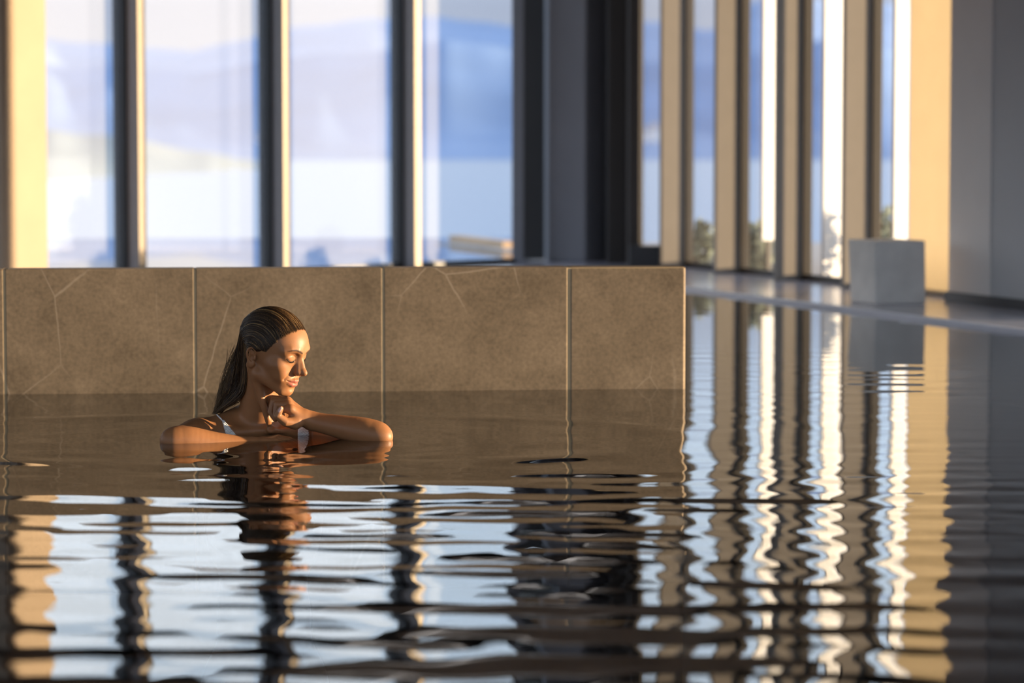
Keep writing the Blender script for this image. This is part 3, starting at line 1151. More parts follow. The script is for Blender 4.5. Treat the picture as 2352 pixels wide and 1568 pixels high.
# ---- world key points, measured from the photograph
W = {}
W['shR'] = np.array(at(464, 999, 7.420)); W['elR'] = np.array(at(401, 1010, 7.242)); W['wrR'] = np.array(at(578, 1021, 7.298))
W['shL'] = np.array(at(742, 992, 7.49)); W['elL'] = np.array(at(868, 999, 7.31)); W['wrL'] = np.array(at(714, 966, 7.345))
W['neck'] = np.array(at(594, 968, 7.455))
W['chest'] = np.array(at(604, 1160, 7.47))


def hand_left(P):
    """the hand under the chin: palm, four curled fingers and the thumb"""
    g = lambda x, y, D: np.array(at(x, y, D))
    wr = W['wrL']
    d = s_cone(P, wr, g(700, 958, 7.340), 0.0225, 0.0215)
    # metacarpals fan from the wrist to the knuckles
    kn = [g(660, 921, 7.372), g(661, 925, 7.352), g(663, 931, 7.333), g(667, 940, 7.316)]
    bs = [g(699, 957, 7.352), g(698, 958, 7.345), g(697, 960, 7.338), g(696, 963, 7.331)]
    for k, b in zip(kn, bs):
        d = smin(d, s_cone(P, b, k, 0.0155, 0.0118), 0.010)
    d = smin(d, s_ell(P, g(676, 967, 7.325), v3(0.021, 0.020, 0.017)), 0.012)      # ball of the thumb
    # fingers fold from the knuckles back under the jaw and hang towards the palm
    fing = [
        [kn[0], g(628, 915, 7.385), g(620, 935, 7.385), g(628, 951, 7.380)],
        [kn[1], g(628, 922, 7.362), g(622, 946, 7.360), g(632, 962, 7.356)],
        [kn[2], g(636, 928, 7.342), g(634, 952, 7.338), g(645, 966, 7.334)],
        [kn[3], g(645, 940, 7.322), g(648, 958, 7.318), g(658, 968, 7.316)],
    ]
    rad = [[.0115, .0094, .0084, .0070], [.0115, .0096, .0086, .0072], [.0112, .0092, .0082, .0068], [.0104, .0082, .0073, .0060]]
    fd = None
    for pts, rs in zip(fing, rad):
        f_ = s_path(P, pts, rs)
        fd = f_ if fd is None else smin(fd, f_, 0.0012)
    d = smin(d, fd, 0.006)
    # thumb leaves the side of the palm near its base and points up
    th = [g(678, 972, 7.318), g(656, 969, 7.300), g(637, 955, 7.292), g(645, 938, 7.290)]
    d = smin(d, s_path(P, th, [.0165, .0118, .0098, .0068]), 0.007)
    return d


NAIL_L = (np.array(at(641.5, 943, 7.283)), np.array(at(646, 936.5, 7.283)))


def hand_right(P):
    """the other hand lying flat in the water surface"""
    g = lambda x, y, D: np.array(at(x, y, D))
    wr = W['wrR']
    d = s_cone(P, wr, g(600, 1019, 7.302), 0.0185, 0.018)
    kn = [g(640, 1008, 7.357), g(638, 1009, 7.335), g(636, 1011, 7.314), g(632, 1015, 7.295)]
    for i, k in enumerate(kn):
        d = smin(d, s_cone(P, g(604, 1018, 7.315 - i * 0.007), k, 0.0135, 0.0102), 0.009)
    tips = [[(664, 1010, 7.367), (682, 1018, 7.367), (694, 1025, 7.365)], [(666, 1012, 7.340), (686, 1021, 7.339), (698, 1028, 7.337)],
            [(662, 1015, 7.315), (680, 1024, 7.312), (691, 1031, 7.310)], [(652, 1020, 7.290), (666, 1028, 7.284), (675, 1034, 7.282)]]
    fd = None
    for k, t in zip(kn, tips):
        f_ = s_path(P, [k] + [g(*a) for a in t], [.0100, .0088, .0078, .0064])
        fd = f_ if fd is None else smin(fd, f_, 0.0012)
    d = smin(d, fd, 0.005)
    d = smin(d, s_path(P, [g(606, 1018, 7.322), g(622, 1015, 7.357), g(640, 1018, 7.384), g(652, 1024, 7.397)], [.014, .0112, .0095, .0068]), 0.006)
    return d


def limb(P, a, b, prof):
    """tapered limb with a swelling profile [(t, radius, offset vector)]"""
    k = catmull([np.array([t, r, *o], float) for t, r, o in prof], 4 * len(prof))
    pts = [a + (b - a) * q[0] + q[2:] for q in k]
    rs = [q[1] for q in k]
    d = None
    for i in range(len(pts) - 1):
        e = s_cone(P, pts[i], pts[i + 1], rs[i], rs[i + 1])
        d = e if d is None else smin(d, e, 0.004)
    return d


Z0 = (0, 0, 0)


def torso_sdf(P):
    N = W['neck']
    hb = from_head(v3(0, -20, -34) * 1.0 * mm)
    d = s_cone(P, hb, N + v3(0.0, 0.005, -0.01), 0.047, 0.052)                 # neck
    # neck muscle on the near side, from behind the ear to the notch between the collar bones
    ms = from_head(v3(-50, -18, -26) * mm)
    notch = np.array(at(622, 985, 7.385))
    d = smin(d, s_cone(P, ms, notch, 0.011, 0.008), 0.014)
    C = W['chest']
    ch = s_ell(P, C + v3(0, 0.015, -0.02), v3(0.158, 0.098, 0.24))
    sR, sL = W['shR'], W['shL']
    # shoulder yoke and trapezius
    ch = smin(ch, s_cone(P, sR + v3(0.028, 0.01, -0.012), sL + v3(-0.028, 0.01, -0.012), 0.050, 0.050), 0.03)
    ch = smin(ch, s_cone(P, N + v3(-0.028, 0.03, 0.012), sR + v3(0.036, 0.012, 0.006), 0.038, 0.040), 0.025)
    ch = smin(ch, s_cone(P, N + v3(0.028, 0.03, 0.012), sL + v3(-0.036, 0.012, 0.000), 0.038, 0.038), 0.025)
    # collar bones, barely raised
    ch = smin(ch, s_cone(P, notch + v3(-0.012, 0.016, -0.006), sR + v3(0.055, -0.020, 0.010), 0.005, 0.005), 0.03)
    ch = smin(ch, s_cone(P, notch + v3(0.014, 0.016, -0.006), sL + v3(-0.035, -0.025, 0.006), 0.005, 0.005), 0.03)
    # bust, waist, hips
    for s_ in (-1, 1):
        ch = smin(ch, s_ell(P, C + v3(s_ * 0.078, -0.075, -0.05), v3(0.062, 0.060, 0.066)), 0.03)
    ch = smin(ch, s_ell(P, C + v3(0, 0.02, -0.30), v3(0.125, 0.085, 0.16)), 0.05)
    ch = smin(ch, s_ell(P, C + v3(0, 0.03, -0.47), v3(0.165, 0.11, 0.13)), 0.06)
    d = smin(d, ch, 0.022)
    d = smax(d, -s_ell(P, notch + v3(0.002, -0.012, 0.006), v3(0.010, 0.012, 0.009)), 0.012)
    # legs down to the pool floor
    for s_ in (-1, 1) if P[:, 2].min() < -0.30 else ():
        hip = C + v3(s_ * 0.085, 0.03, -0.52)
        kn = C + v3(s_ * 0.085, -0.01, -0.80)
        an = C + v3(s_ * 0.085, 0.05, -1.075)
        d = smin(d, limb(P, hip, kn, [(0, .085, Z0), (.5, .068, Z0), (1, .050, Z0)]), 0.03)
        d = smin(d, limb(P, kn, an, [(0, .050, Z0), (.3, .050, (0, .015, 0)), (1, .033, Z0)]), 0.02)
        d = smin(d, s_cone(P, an + v3(0, 0.02, -0.02), an + v3(s_ * 0.02, -0.15, -0.045), .034, .022), 0.02)
    return d


def arms_sdf(P):
    a = limb(P, W['shR'], W['elR'], [(0, .0455, Z0), (.25, .0440, (0, 0, .001)), (.7, .0345, Z0), (1, .0315, Z0)])
    a = smin(a, limb(P, W['elR'], W['wrR'], [(0, .0310, Z0), (.18, .0350, (0, 0, .001)), (.5, .0300, (0, 0, -.0035)), (.8, .0225, (0, 0, -.002)), (1, .0185, Z0)]), 0.010)
    a = smin(a, s_ell(P, W['elR'] + v3(-0.010, -0.002, -0.002), v3(.024, .024, .024)), 0.015)
    b = limb(P, W['shL'], W['elL'], [(0, .0455, Z0), (.3, .0420, Z0), (.75, .0345, Z0), (1, .032, Z0)])
    b = smin(b, limb(P, W['elL'], W['wrL'], [(0, .0330, Z0), (.2, .0355, (0, 0, .001)), (.5, .0305, (0, 0, .001)), (.8, .0250, Z0), (1, .0228, Z0)]), 0.010)
    b = smin(b, s_ell(P, W['elL'] + v3(0.016, -0.008, -0.004), v3(.022, .022, .022)), 0.012)
    return a, b


HRC = (W['wrR'] + np.array(at(660, 1012, 7.31))) / 2
HLC = np.array(at(665, 948, 7.335))


def nearby(fn, P, c, r, rin=0.085):
    dc = np.sqrt(((P - c) ** 2).sum(-1))
    m = dc < r
    d = dc - rin
    if m.any():
        d[m] = fn(P[m])
    return d


def body_sdf(P):
    P = np.asarray(P, float)
    shp = P.shape[:-1]
    P = P.reshape(-1, 3)
    d = torso_sdf(P)
    a, b = arms_sdf(P)
    hr = nearby(hand_right, P, HRC, 0.13)
    hl = nearby(hand_left, P, HLC, 0.13)
    a = smin(a, hr, 0.010)
    b = smin(b, hl, 0.010)
    d = smin(d, a, 0.012)
    m = np.sqrt(((P - HO) ** 2).sum(-1)) < 0.20
    h = np.full(len(P), 0.2)
    if m.any():
        h[m] = head_sdf(P[m])
    far = ~m
    h[far] = np.sqrt(((P[far] - HO) ** 2).sum(-1)) - 0.14
    d = smin(d, h, 0.020)
    d = smin(d, b, 0.004)
    return d.reshape(shp)


def surface_net(sdf, xs, ys, zs, B=12, slack=1.5):
    """mesh of the zero surface on an uneven grid, visited only near the surface"""
    nx, ny, nz = len(xs) - 1, len(ys) - 1, len(zs) - 1
    nbx, nby, nbz = -(-nx // B), -(-ny // B), -(-nz // B)
    ext = lambda a, n: np.concatenate([a, a[-1] + (a[-1] - a[-2]) * np.arange(1, n - len(a) + 1)])
    xs, ys, zs = ext(xs, nbx * B + 1), ext(ys, nby * B + 1), ext(zs, nbz * B + 1)
    bi = np.stack(np.meshgrid(np.arange(nbx), np.arange(nby), np.arange(nbz), indexing='ij'), -1).reshape(-1, 3)
    lo = np.stack([xs[bi[:, 0] * B], ys[bi[:, 1] * B], zs[bi[:, 2] * B]], -1)
    hi = np.stack([xs[bi[:, 0] * B + B], ys[bi[:, 1] * B + B], zs[bi[:, 2] * B + B]], -1)
    c = (lo + hi) / 2
    rad = np.sqrt(((hi - lo) ** 2).sum(-1)) / 2
    keep = np.abs(sdf(c)) < rad * slack + 0.004
    bi = bi[keep]
    loc = np.arange(B + 1)
    verts, keys, quads = [], [], []
    SX, SY = ny_t, nz_t = nby * B, nbz * B
    key = lambda i, j, k: (i.astype(np.int64) * SX + j) * SY + k
    step = 220
    corners = [(0, 0, 0), (1, 0, 0), (0, 1, 0), (1, 1, 0), (0, 0, 1), (1, 0, 1), (0, 1, 1), (1, 1, 1)]
    edges = [(0, 1), (2, 3), (4, 5), (6, 7), (0, 2), (1, 3), (4, 6), (5, 7), (0, 4), (1, 5), (2, 6), (3, 7)]
    for s0 in range(0, len(bi), step):
        b = bi[s0:s0 + step]
        I = b[:, 0, None] * B + loc
        J = b[:, 1, None] * B + loc
        K = b[:, 2, None] * B + loc
        P = np.empty((len(b), B + 1, B + 1, B + 1, 3))
        P[..., 0] = xs[I][:, :, None, None]
        P[..., 1] = ys[J][:, None, :, None]
        P[..., 2] = zs[K][:, None, None, :]
        D = sdf(P)
        ins = D < 0
        cnt = sum(ins[:, a:B + a, e:B + e, f:B + f].astype(np.int8) for a, e, f in corners)
        act = (cnt > 0) & (cnt < 8)
        n, i, j, k = np.nonzero(act)
        if len(n) == 0:
            continue
        Dc = np.stack([D[n, i + a, j + e, k + f] for a, e, f in corners], -1)
        Pc = np.stack([P[n, i + a, j + e, k + f] for a, e, f in corners], -2)
        acc = np.zeros((len(n), 3)); num = np.zeros(len(n))
        for e0, e1 in edges:
            d0, d1 = Dc[:, e0], Dc[:, e1]
            m = (d0 < 0) != (d1 < 0)
            t = np.where(m, d0 / np.where(m, d0 - d1, 1), 0)
            acc += np.where(m[:, None], Pc[:, e0] + t[:, None] * (Pc[:, e1] - Pc[:, e0]), 0)
            num += m
        verts.append(acc / num[:, None])
        gi, gj, gk = b[n, 0] * B + i, b[n, 1] * B + j, b[n, 2] * B + k
        keys.append(key(gi, gj, gk))
        # the three grid edges that start at the lower corner of each cell
        for ax, (oa, ob) in ((0, ((0, 1, 0), (0, 0, 1))), (1, ((0, 0, 1), (1, 0, 0))), (2, ((1, 0, 0), (0, 1, 0)))):
            e = [0, 0, 0]; e[ax] = 1
            d0 = D[n, i, j, k]; d1 = D[n, i + e[0], j + e[1], k + e[2]]
            m = (d0 < 0) != (d1 < 0)
            if not m.any():
                continue
            a_, b_, c_ = gi[m], gj[m], gk[m]
            k0 = key(a_, b_, c_)
            k1 = key(a_ - oa[0], b_ - oa[1], c_ - oa[2])
            k2 = key(a_ - oa[0] - ob[0], b_ - oa[1] - ob[1], c_ - oa[2] - ob[2])
            k3 = key(a_ - ob[0], b_ - ob[1], c_ - ob[2])
            fl = (d0 < 0)[m]
            q = np.stack([k0, k1, k2, k3], -1)
            q[~fl] = q[~fl][:, ::-1]
            quads.append(q)
    V = np.concatenate(verts); Kx = np.concatenate(keys); Q = np.concatenate(quads)
    order = np.argsort(Kx)
    V, Kx = V[order], Kx[order]
    pos = np.searchsorted(Kx, Q)
    pos = np.clip(pos, 0, len(Kx) - 1)
    ok = (Kx[pos] == Q).all(-1)
    return V, pos[ok]


def gradient(sdf, V, h=0.0004):
    g = np.empty_like(V)
    for a in range(3):
        e = np.zeros(3); e[a] = h
        g[:, a] = (sdf(V + e) - sdf(V - e)) / (2 * h)
    return g


def settle(sdf, V, n=2):
    for _ in range(n):
        g = gradient(sdf, V)
        d = sdf(V)
        g2 = np.maximum((g ** 2).sum(-1), 0.05)
        stp_ = np.clip(d / g2, -0.0015, 0.0015)
        V = V - g * stp_[:, None]
    return V


def grid_axis(segs):
    return axis(segs)


def face_pt(x, z):
    """point of the face surface at a given side and height (head millimetres)"""
    y = 135.0
    for _ in range(60):
        d = head_sdf(from_head(v3(x, y, z) * mm)[None])[0] / mm
        y -= max(d * 0.7, 0.02)
        if d < 0.05:
            break
    return v3(x, y, z)


LASH_XZ = [(17.5, 23.0), (23, 19.6), (30, 18.2), (38, 20.0), (45.5, 25.0)]
_l = [face_pt(x, z) for x, z in LASH_XZ]
_c = [face_pt(x, z) for x, z in ((19.5, 31.5), (26, 35.0), (34, 35.3), (41.5, 31.5))]
LASH = list(catmull(_l, 9))
CREASE = list(catmull(_c, 8))
BROW = [face_pt(x, z) for x, z in ((10, 45), (20, 49.5), (32, 52.5), (42, 50.5), (51, 45.5))]
hs = 0.0016 if not globals().get('COARSE') else 0.003
bx = grid_axis([(-0.96, -0.22, hs)])
by = grid_axis([(7.14, 7.62, hs)])
bz_ = grid_axis([(-1.32, -0.06, 0.012), (-0.06, 0.372, hs)])
BV, BQ = surface_net(body_sdf, bx, by, bz_)
BV = settle(body_sdf, BV, 2)

# ---- skin colour by region (lips, brows, lash line, nails, ears)
hq = to_head(BV) / mm
hs_ = hq.copy(); hs_[:, 0] = np.abs(hs_[:, 0])
near = np.sqrt((hq ** 2).sum(-1)) < 170
SKIN = np.array([0.295, 0.131, 0.056])
colr = np.tile(SKIN, (len(BV), 1))


def paint(dist, r, soft, c, strength=1.0, mask=None):
    w = np.clip((r - dist) / soft, 0, 1) * strength
    w = w * w * (3 - 2 * w)
    if mask is not None:
        w = w * mask
    colr[:] = colr * (1 - w[:, None]) + np.asarray(c) * w[:, None]


front = near & (hq[:, 1] > 55)
fm = front.astype(float)
lipd = np.minimum(s_path(hs_, [v3(0, 98, -34), v3(6, 98, -33.2), v3(15, 93, -34), v3(26, 83, -34)], [4.6, 4.8, 3.4, 0.6]),
                  s_path(hs_, [v3(0, 97, -44), v3(9, 95.5, -43), v3(17, 90, -40), v3(26, 82, -35)], [5.6, 5.2, 3.6, 0.6]))
paint(lipd, 0.8, 2.2, (0.36, 0.10, 0.075), 0.85, fm)
paint(s_path(hs_, BROW, [2.4, 2.7, 2.4, 1.8, 0.8]), 1.1, 2.0, (0.05, 0.026, 0.016), 0.92, fm)
paint(s_path(hs_, LASH, [0.8] * len(LASH)), 1.2, 1.6, (0.05, 0.03, 0.025), 0.9, fm)
paint(s_ell(hs_, v3(31, 80, 29), v3(15, 12, 9)), 1.0, 5.0, (0.28, 0.12, 0.062), 0.5, fm)
paint(s_ell(hs_, v3(34, 76, -12), v3(16, 16, 14)), 2.0, 12.0, (0.37, 0.15, 0.082), 0.55, fm)
paint(s_path(BV / mm, [NAIL_L[0] / mm, NAIL_L[1] / mm], [4.2, 4.0]), 0.6, 1.0, (0.55, 0.36, 0.32), 0.95)


def scalp(q):
    s = np.abs(q[:, 0]); y, z = q[:, 1], q[:, 2]
    b = np.minimum(34.0 - y + 0.62 * (z - 40), z - 24)
    return np.maximum(np.maximum(z - (115.0 - 0.0100 * s ** 2), b), -24.0 - y + 0.10 * z)


paint(-scalp(hq) + 3.0 * np.sin(hq[:, 0] * 0.9) * np.sin(hq[:, 2] * 0.7), -1.0, 9.0, (0.035, 0.020, 0.013), 0.9, (near & (hq[:, 2] > -20)).astype(float))


def skin_mat():
    m, nt, N, L, out = new_mat('sun_tanned_skin')
    b = N.new('ShaderNodeBsdfPrincipled')
    at_ = N.new('ShaderNodeAttribute')
    at_.attribute_name = 'skin_tone'
    tc = N.new('ShaderNodeTexCoord')
    nz = N.new('ShaderNodeTexNoise')
    nz.inputs['Scale'].default_value = 60
    nz.inputs['Detail'].default_value = 5
    L.new(tc.outputs['Object'], nz.inputs['Vector'])
    mr = N.new('ShaderNodeMapRange')
    mr.inputs['To Min'].default_value = 0.9
    mr.inputs['To Max'].default_value = 1.1
    L.new(nz.outputs['Fac'], mr.inputs['Value'])
    vm = N.new('ShaderNodeVectorMath')
    vm.operation = 'SCALE'
    L.new(at_.outputs['Color'], vm.inputs[0])
    L.new(mr.outputs[0], vm.inputs['Scale'])
    L.new(vm.outputs[0], b.inputs['Base Color'])
    b.inputs['Roughness'].default_value = 0.47
    b.inputs['Specular IOR Level'].default_value = 0.30
    b.inputs['Subsurface Weight'].default_value = 0.18
    b.inputs['Subsurface Radius'].default_value = (1.0, 0.35, 0.2)
    b.inputs['Subsurface Scale'].default_value = 0.006
    n2 = N.new('ShaderNodeTexNoise')
    n2.inputs['Scale'].default_value = 420
    n2.inputs['Detail'].default_value = 2
    L.new(tc.outputs['Object'], n2.inputs['Vector'])
    bp = N.new('ShaderNodeBump')
    bp.inputs['Strength'].default_value = 0.12
    bp.inputs['Distance'].default_value = 0.0012
    L.new(n2.outputs['Fac'], bp.inputs['Height'])
    L.new(bp.outputs[0], b.inputs['Normal'])
    L.new(b.outputs[0], out.inputs['Surface'])
    return m


M['skin'] = skin_mat()
PB = Vector((-0.64, 7.45, -1.30))
person = empty('person', PB)
tag(person, 'woman leaning in the pool, eyes closed, chin on her hand, white bikini, wet hair', 'person')
PBn = np.array(PB)


def set_color(me, name, cols):
    ca = me.color_attributes.new(name, 'FLOAT_COLOR', 'POINT')
    a = np.ones((len(cols), 4), dtype=np.float32)
    a[:, :3] = cols
    ca.data.foreach_set('color', a.ravel())


bme = np_mesh('body', BV - PBn, BQ)
set_color(bme, 'skin_tone', colr)
body = link_mesh('body', bme, M['skin'], person, True)
# ---- hair: wet, slicked back, falling behind the shoulder
def nrm(v):
    return v / (np.linalg.norm(v) + 1e-12)


HC, HRD = v3(0, -6, 46), v3(71, 90, 80)                    # the skull the hair lies on
g_ = lambda x, y, D: np.array(at(x, y, D))
FALL = [g_(570, 790, 7.45), g_(553, 846, 7.46), g_(533, 897, 7.47), g_(506, 940, 7.475)]


def hairline(q):
    """positive where hair grows (head millimetres)"""
    s = np.abs(q[..., 0])
    y, z = q[..., 1], q[..., 2]
    # forehead line, then temple, then round the ear
    zl = 115.0 - 0.0100 * s ** 2
    a = (z - zl) + 0.0 * y
    b = 34.0 - y + 0.62 * (z - 40)                          # behind the temple line
    b = np.minimum(b, z - (24 + 0.02 * np.maximum(y - 10, 0) ** 1.5 * 0.2))
    c = -24.0 - y + 0.10 * z                                # behind the ear
    return np.maximum(np.maximum(a, b), c)


def hair_sdf(P):
    P = np.asarray(P, float); shp = P.shape[:-1]; P = P.reshape(-1, 3)
    q = to_head(P) / mm
    near_ = (q ** 2).sum(-1) < 175.0 ** 2
    d = np.sqrt((q ** 2).sum(-1)) * mm - 0.14
    if near_.any():
        # a thin cover that rises gradually out of the scalp behind the hairline
        h_ = np.clip((hairline(q[near_]) - 6.0) / 30.0, -0.2, 1.0)
        d[near_] = head_sdf(P[near_]) - (h_ * (1.6 + 1.0 * (h_ > 0)) - 0.35) * mm
    f = None
    for i, (r0, r1) in enumerate(((0.026, 0.028), (0.028, 0.022), (0.022, 0.010))):
        e = s_cone(P, FALL[i], FALL[i + 1], r0, r1)
        f = e if f is None else smin(f, e, 0.01)
    # keep the falling hair behind the ear and off the neck
    f = np.maximum(f, (20.0 + q[:, 1]) * mm)
    ears = s_ell(np.stack([np.abs(q[:, 0]), q[:, 1], q[:, 2]], -1), v3(64, -16, 30), v3(11, 24, 11)) * mm
    d = smin(d, ears, 0.008)
    d = smin(d, f, 0.018)
    return d.reshape(shp)


hh = 0.0028 if not globals().get('COARSE') else 0.004
HV, HQ = surface_net(hair_sdf, grid_axis([(-0.86, -0.44, hh)]), grid_axis([(7.22, 7.62, hh)]), grid_axis([(-0.02, 0.375, hh)]), slack=2.0)
HV = settle(hair_sdf, HV, 1)


def hair_mat():
    m, nt, N, L, out = new_mat('wet_brown_hair')
    b = N.new('ShaderNodeBsdfPrincipled')
    a = N.new('ShaderNodeAttribute')
    a.attribute_name = 'strand_tone'
    L.new(a.outputs['Color'], b.inputs['Base Color'])
    tc = N.new('ShaderNodeTexCoord')
    nz = N.new('ShaderNodeTexNoise')
    nz.inputs['Scale'].default_value = 300
    L.new(tc.outputs['Object'], nz.inputs['Vector'])
    mr = N.new('ShaderNodeMapRange')
    mr.inputs['To Min'].default_value = 0.28
    mr.inputs['To Max'].default_value = 0.5
    L.new(nz.outputs['Fac'], mr.inputs['Value'])
    L.new(mr.outputs[0], b.inputs['Roughness'])
    b.inputs['Specular IOR Level'].default_value = 0.22
    L.new(b.outputs[0], out.inputs['Surface'])
    return m


M['hair'] = hair_mat()
hme = np_mesh('hair', HV - PBn, HQ)
set_color(hme, 'strand_tone', np.tile((0.020, 0.012, 0.008), (len(HV), 1)))
hair = link_mesh('hair', hme, M['hair'], person, True)


def strand_geo(paths, radii, cols, sides=5, flat=0.55):
    """locks of hair: slightly flattened tapering tubes (all paths of one length)"""
    P = np.array(paths)
    ns, n = P.shape[:2]
    T = np.gradient(P, axis=1)
    T /= np.linalg.norm(T, axis=2)[..., None] + 1e-12
    ref = P - (HO + v3(0, 0.02, -0.05))
    ref -= T * (ref * T).sum(-1)[..., None]
    ref /= np.linalg.norm(ref, axis=2)[..., None] + 1e-12
    bi_ = np.cross(T, ref)
    s = np.linspace(0, 1, n)
    tap = np.asarray(radii)[:, None] * np.clip(np.minimum(s / 0.11 + 0.04, (1 - s) / 0.22 + 0.12), 0, 1)
    a = 2 * math.pi * np.arange(sides) / sides
    V = (P[:, :, None] + bi_[:, :, None] * (np.cos(a) * tap[..., None])[..., None]
         + ref[:, :, None] * (np.sin(a) * tap[..., None] * flat)[..., None])
    C = np.asarray(cols)[:, None, None] * (0.85 + 0.3 * s)[None, :, None, None] * np.ones((1, 1, sides, 1))
    idx = np.arange(ns * n * sides).reshape(ns, n, sides)
    nxt = np.roll(idx, -1, axis=2)
    Q = np.stack([idx[:, :-1], nxt[:, :-1], nxt[:, 1:], idx[:, 1:]], -1).reshape(-1, 4)
    return V.reshape(-1, 3), Q, C.reshape(-1, 3)


hr_ = np.random.default_rng(11)


def skull_pt(phi, th, off):
    """point on the skull: phi from the middle to the side, th from the front over the top to the back"""
    n = v3(math.sin(phi), math.cos(phi) * math.cos(th), math.cos(phi) * math.sin(th))
    be = math.radians(40) * (abs(phi) / (math.pi / 2)) ** 1.6 * (1 if phi > 0 else -1)      # side locks sweep round the ear
    n = v3(n[0] * math.cos(be) + n[2] * math.sin(be), n[1], n[2] * math.cos(be) - n[0] * math.sin(be))
    u = n * HRD
    u /= np.linalg.norm(u)
    ta = 1.0 / np.linalg.norm(u / HRD)
    rb, ob = v3(58, 62, 50), HC - v3(0, 30, 52)             # the fuller forehead
    A, B, C_ = ((u / rb) ** 2).sum(), 2 * (u * ob / rb ** 2).sum(), ((ob / rb) ** 2).sum() - 1
    dsc = B * B - 4 * A * C_
    tb = (-B + math.sqrt(dsc)) / (2 * A) if dsc > 0 else 0.0
    t = max(ta, tb) + 4.5 * math.exp(-((ta - tb) / 12.0) ** 2)
    return HC + u * (t + 1.0 + off)


paths, radii, cols = [], [], []
NS = 1500 if not globals().get('COARSE') else 300
for i in range(NS):
    u = hr_.random()
    side = -1 if hr_.random() < 0.72 else 1                 # mostly the side turned to the camera
    phi = side * (u ** 0.8) * math.radians(83)
    if i % 5 == 0:
        phi = hr_.normal(0.10, 0.22)                        # fill the middle of the forehead
    # where this lock leaves the hairline
    th0 = None
    for th in np.linspace(math.radians(-20), math.radians(150), 120):
        if hairline(skull_pt(phi, th, 0)[None])[0] > 0:
            th0 = th
            break
    if th0 is None:
        continue
    layer = hr_.random()
    start = th0 + math.radians(hr_.uniform(-2.5, 9.0) * hr_.random()) + (hr_.random() ** 2) * math.radians(45) * (1 if hr_.random() < 0.5 else 0)
    off = -0.5 + 3.2 * layer
    end = math.radians(172 + 22 * hr_.random())
    pts = []
    ph_end = phi * (0.80 + 0.1 * hr_.random())
    wav = hr_.normal(0, 0.055)
    m_ = 7
    for k in range(m_):
        s = k / (m_ - 1)
        th = start + (end - start) * s
        ph = phi + (ph_end - phi) * s + wav * math.sin(3 * s)
        # locks on the side sweep above and behind the ear
        q = skull_pt(ph, th, off * (0.4 + 0.6 * min(1, s * 4)))
        pts.append(from_head(q * mm))
    # fall behind the neck to the tip on the shoulder
    lat = (phi / math.radians(83))
    t_ = 0.5 - 0.5 * lat + hr_.normal(0, 0.10)              # 1: near the camera, 0: far side
    t_ = min(1.1, max(-0.1, t_))
    e_ = hr_.random()
    mid1 = g_(524 + 50 * t_ - 10 * (1 - e_) + hr_.normal(0, 3), 868 + hr_.normal(0, 6), 7.49 - 0.098 * t_ + hr_.normal(0, .006))
    mid2 = g_(514 + 42 * t_ - 8 * (1 - e_) + hr_.normal(0, 4), 908 + hr_.normal(0, 6), 7.495 - 0.09 * t_ + hr_.normal(0, .006))
    tip = g_(492 + 56 * t_ * e_ + hr_.normal(0, 3), 950 - 30 * t_ * e_ + hr_.normal(0, 2), 7.49 - 0.06 * t_ + hr_.normal(0, .005))
    pts += [mid1, mid2, tip]
    paths.append(catmull(pts, 34))
    radii.append(mm * hr_.uniform(0.5, 1.7))
    tone = hr_.random()
    dark, mid_, light = np.array((0.020, 0.010, 0.005)), np.array((0.090, 0.048, 0.021)), np.array((0.26, 0.155, 0.065))
    c = dark + (mid_ - dark) * tone ** 2
    if tone > 0.84:
        c = mid_ + (light - mid_) * (tone - 0.84) / 0.16
    cols.append(c)
# fine fly-away hairs at the temple and the back
for i in range(60):
    a = hr_.random()
    p0 = g_(548 + hr_.normal(0, 10), 780 + 50 * a, 7.44 + hr_.normal(0, .02))
    p1 = g_(522 - 8 * a + hr_.normal(0, 4), 840 + 40 * a, 7.46 + hr_.normal(0, .02))
    p2 = g_(506 - 6 * a + hr_.normal(0, 5), 905 + 20 * a, 7.47 + hr_.normal(0, .02))
    p3 = g_(496 + hr_.normal(0, 5), 945 + hr_.normal(0, 3), 7.47 + hr_.normal(0, .02))
    paths.append(catmull([p0, p1, p2, p3], 26)); radii.append(0.5 * mm); cols.append(np.array((0.16, 0.10, 0.05)))
# lay every lock on the hair mass, never inside it
_n = [len(p) for p in paths]
_len = 34
paths = [catmull(p, _len) if len(p) != _len else p for p in paths]
_n = [_len] * len(paths)
allp = np.concatenate(paths)
lift = np.concatenate([np.full(n, 0.0003 + 0.0016 * hr_.random()) for n in _n])
def scalp_and_hair(P):
    return np.minimum(np.minimum(hair_sdf(P), head_sdf(P)), torso_sdf(P) - 0.001)


for _ in range(6):
    d_ = scalp_and_hair(allp)
    g0 = gradient(scalp_and_hair, allp)
    g0 /= np.linalg.norm(g0, axis=1)[:, None] + 1e-9
    allp += g0 * np.clip(lift - d_, 0, 0.012)[:, None]
paths = np.split(allp, np.cumsum(_n)[:-1])
for p in paths:                                            # even out the kinks
    for _ in range(3):
        p[1:-1] = 0.5 * p[1:-1] + 0.25 * (p[:-2] + p[2:])
SV, SQ, SCc = strand_geo(paths, radii, cols)
sme = np_mesh('hair_lock', SV - PBn, SQ)
set_color(sme, 'strand_tone', SCc)
locks = link_mesh('hair_lock', sme, M['hair'], person, True)
locks.parent = hair

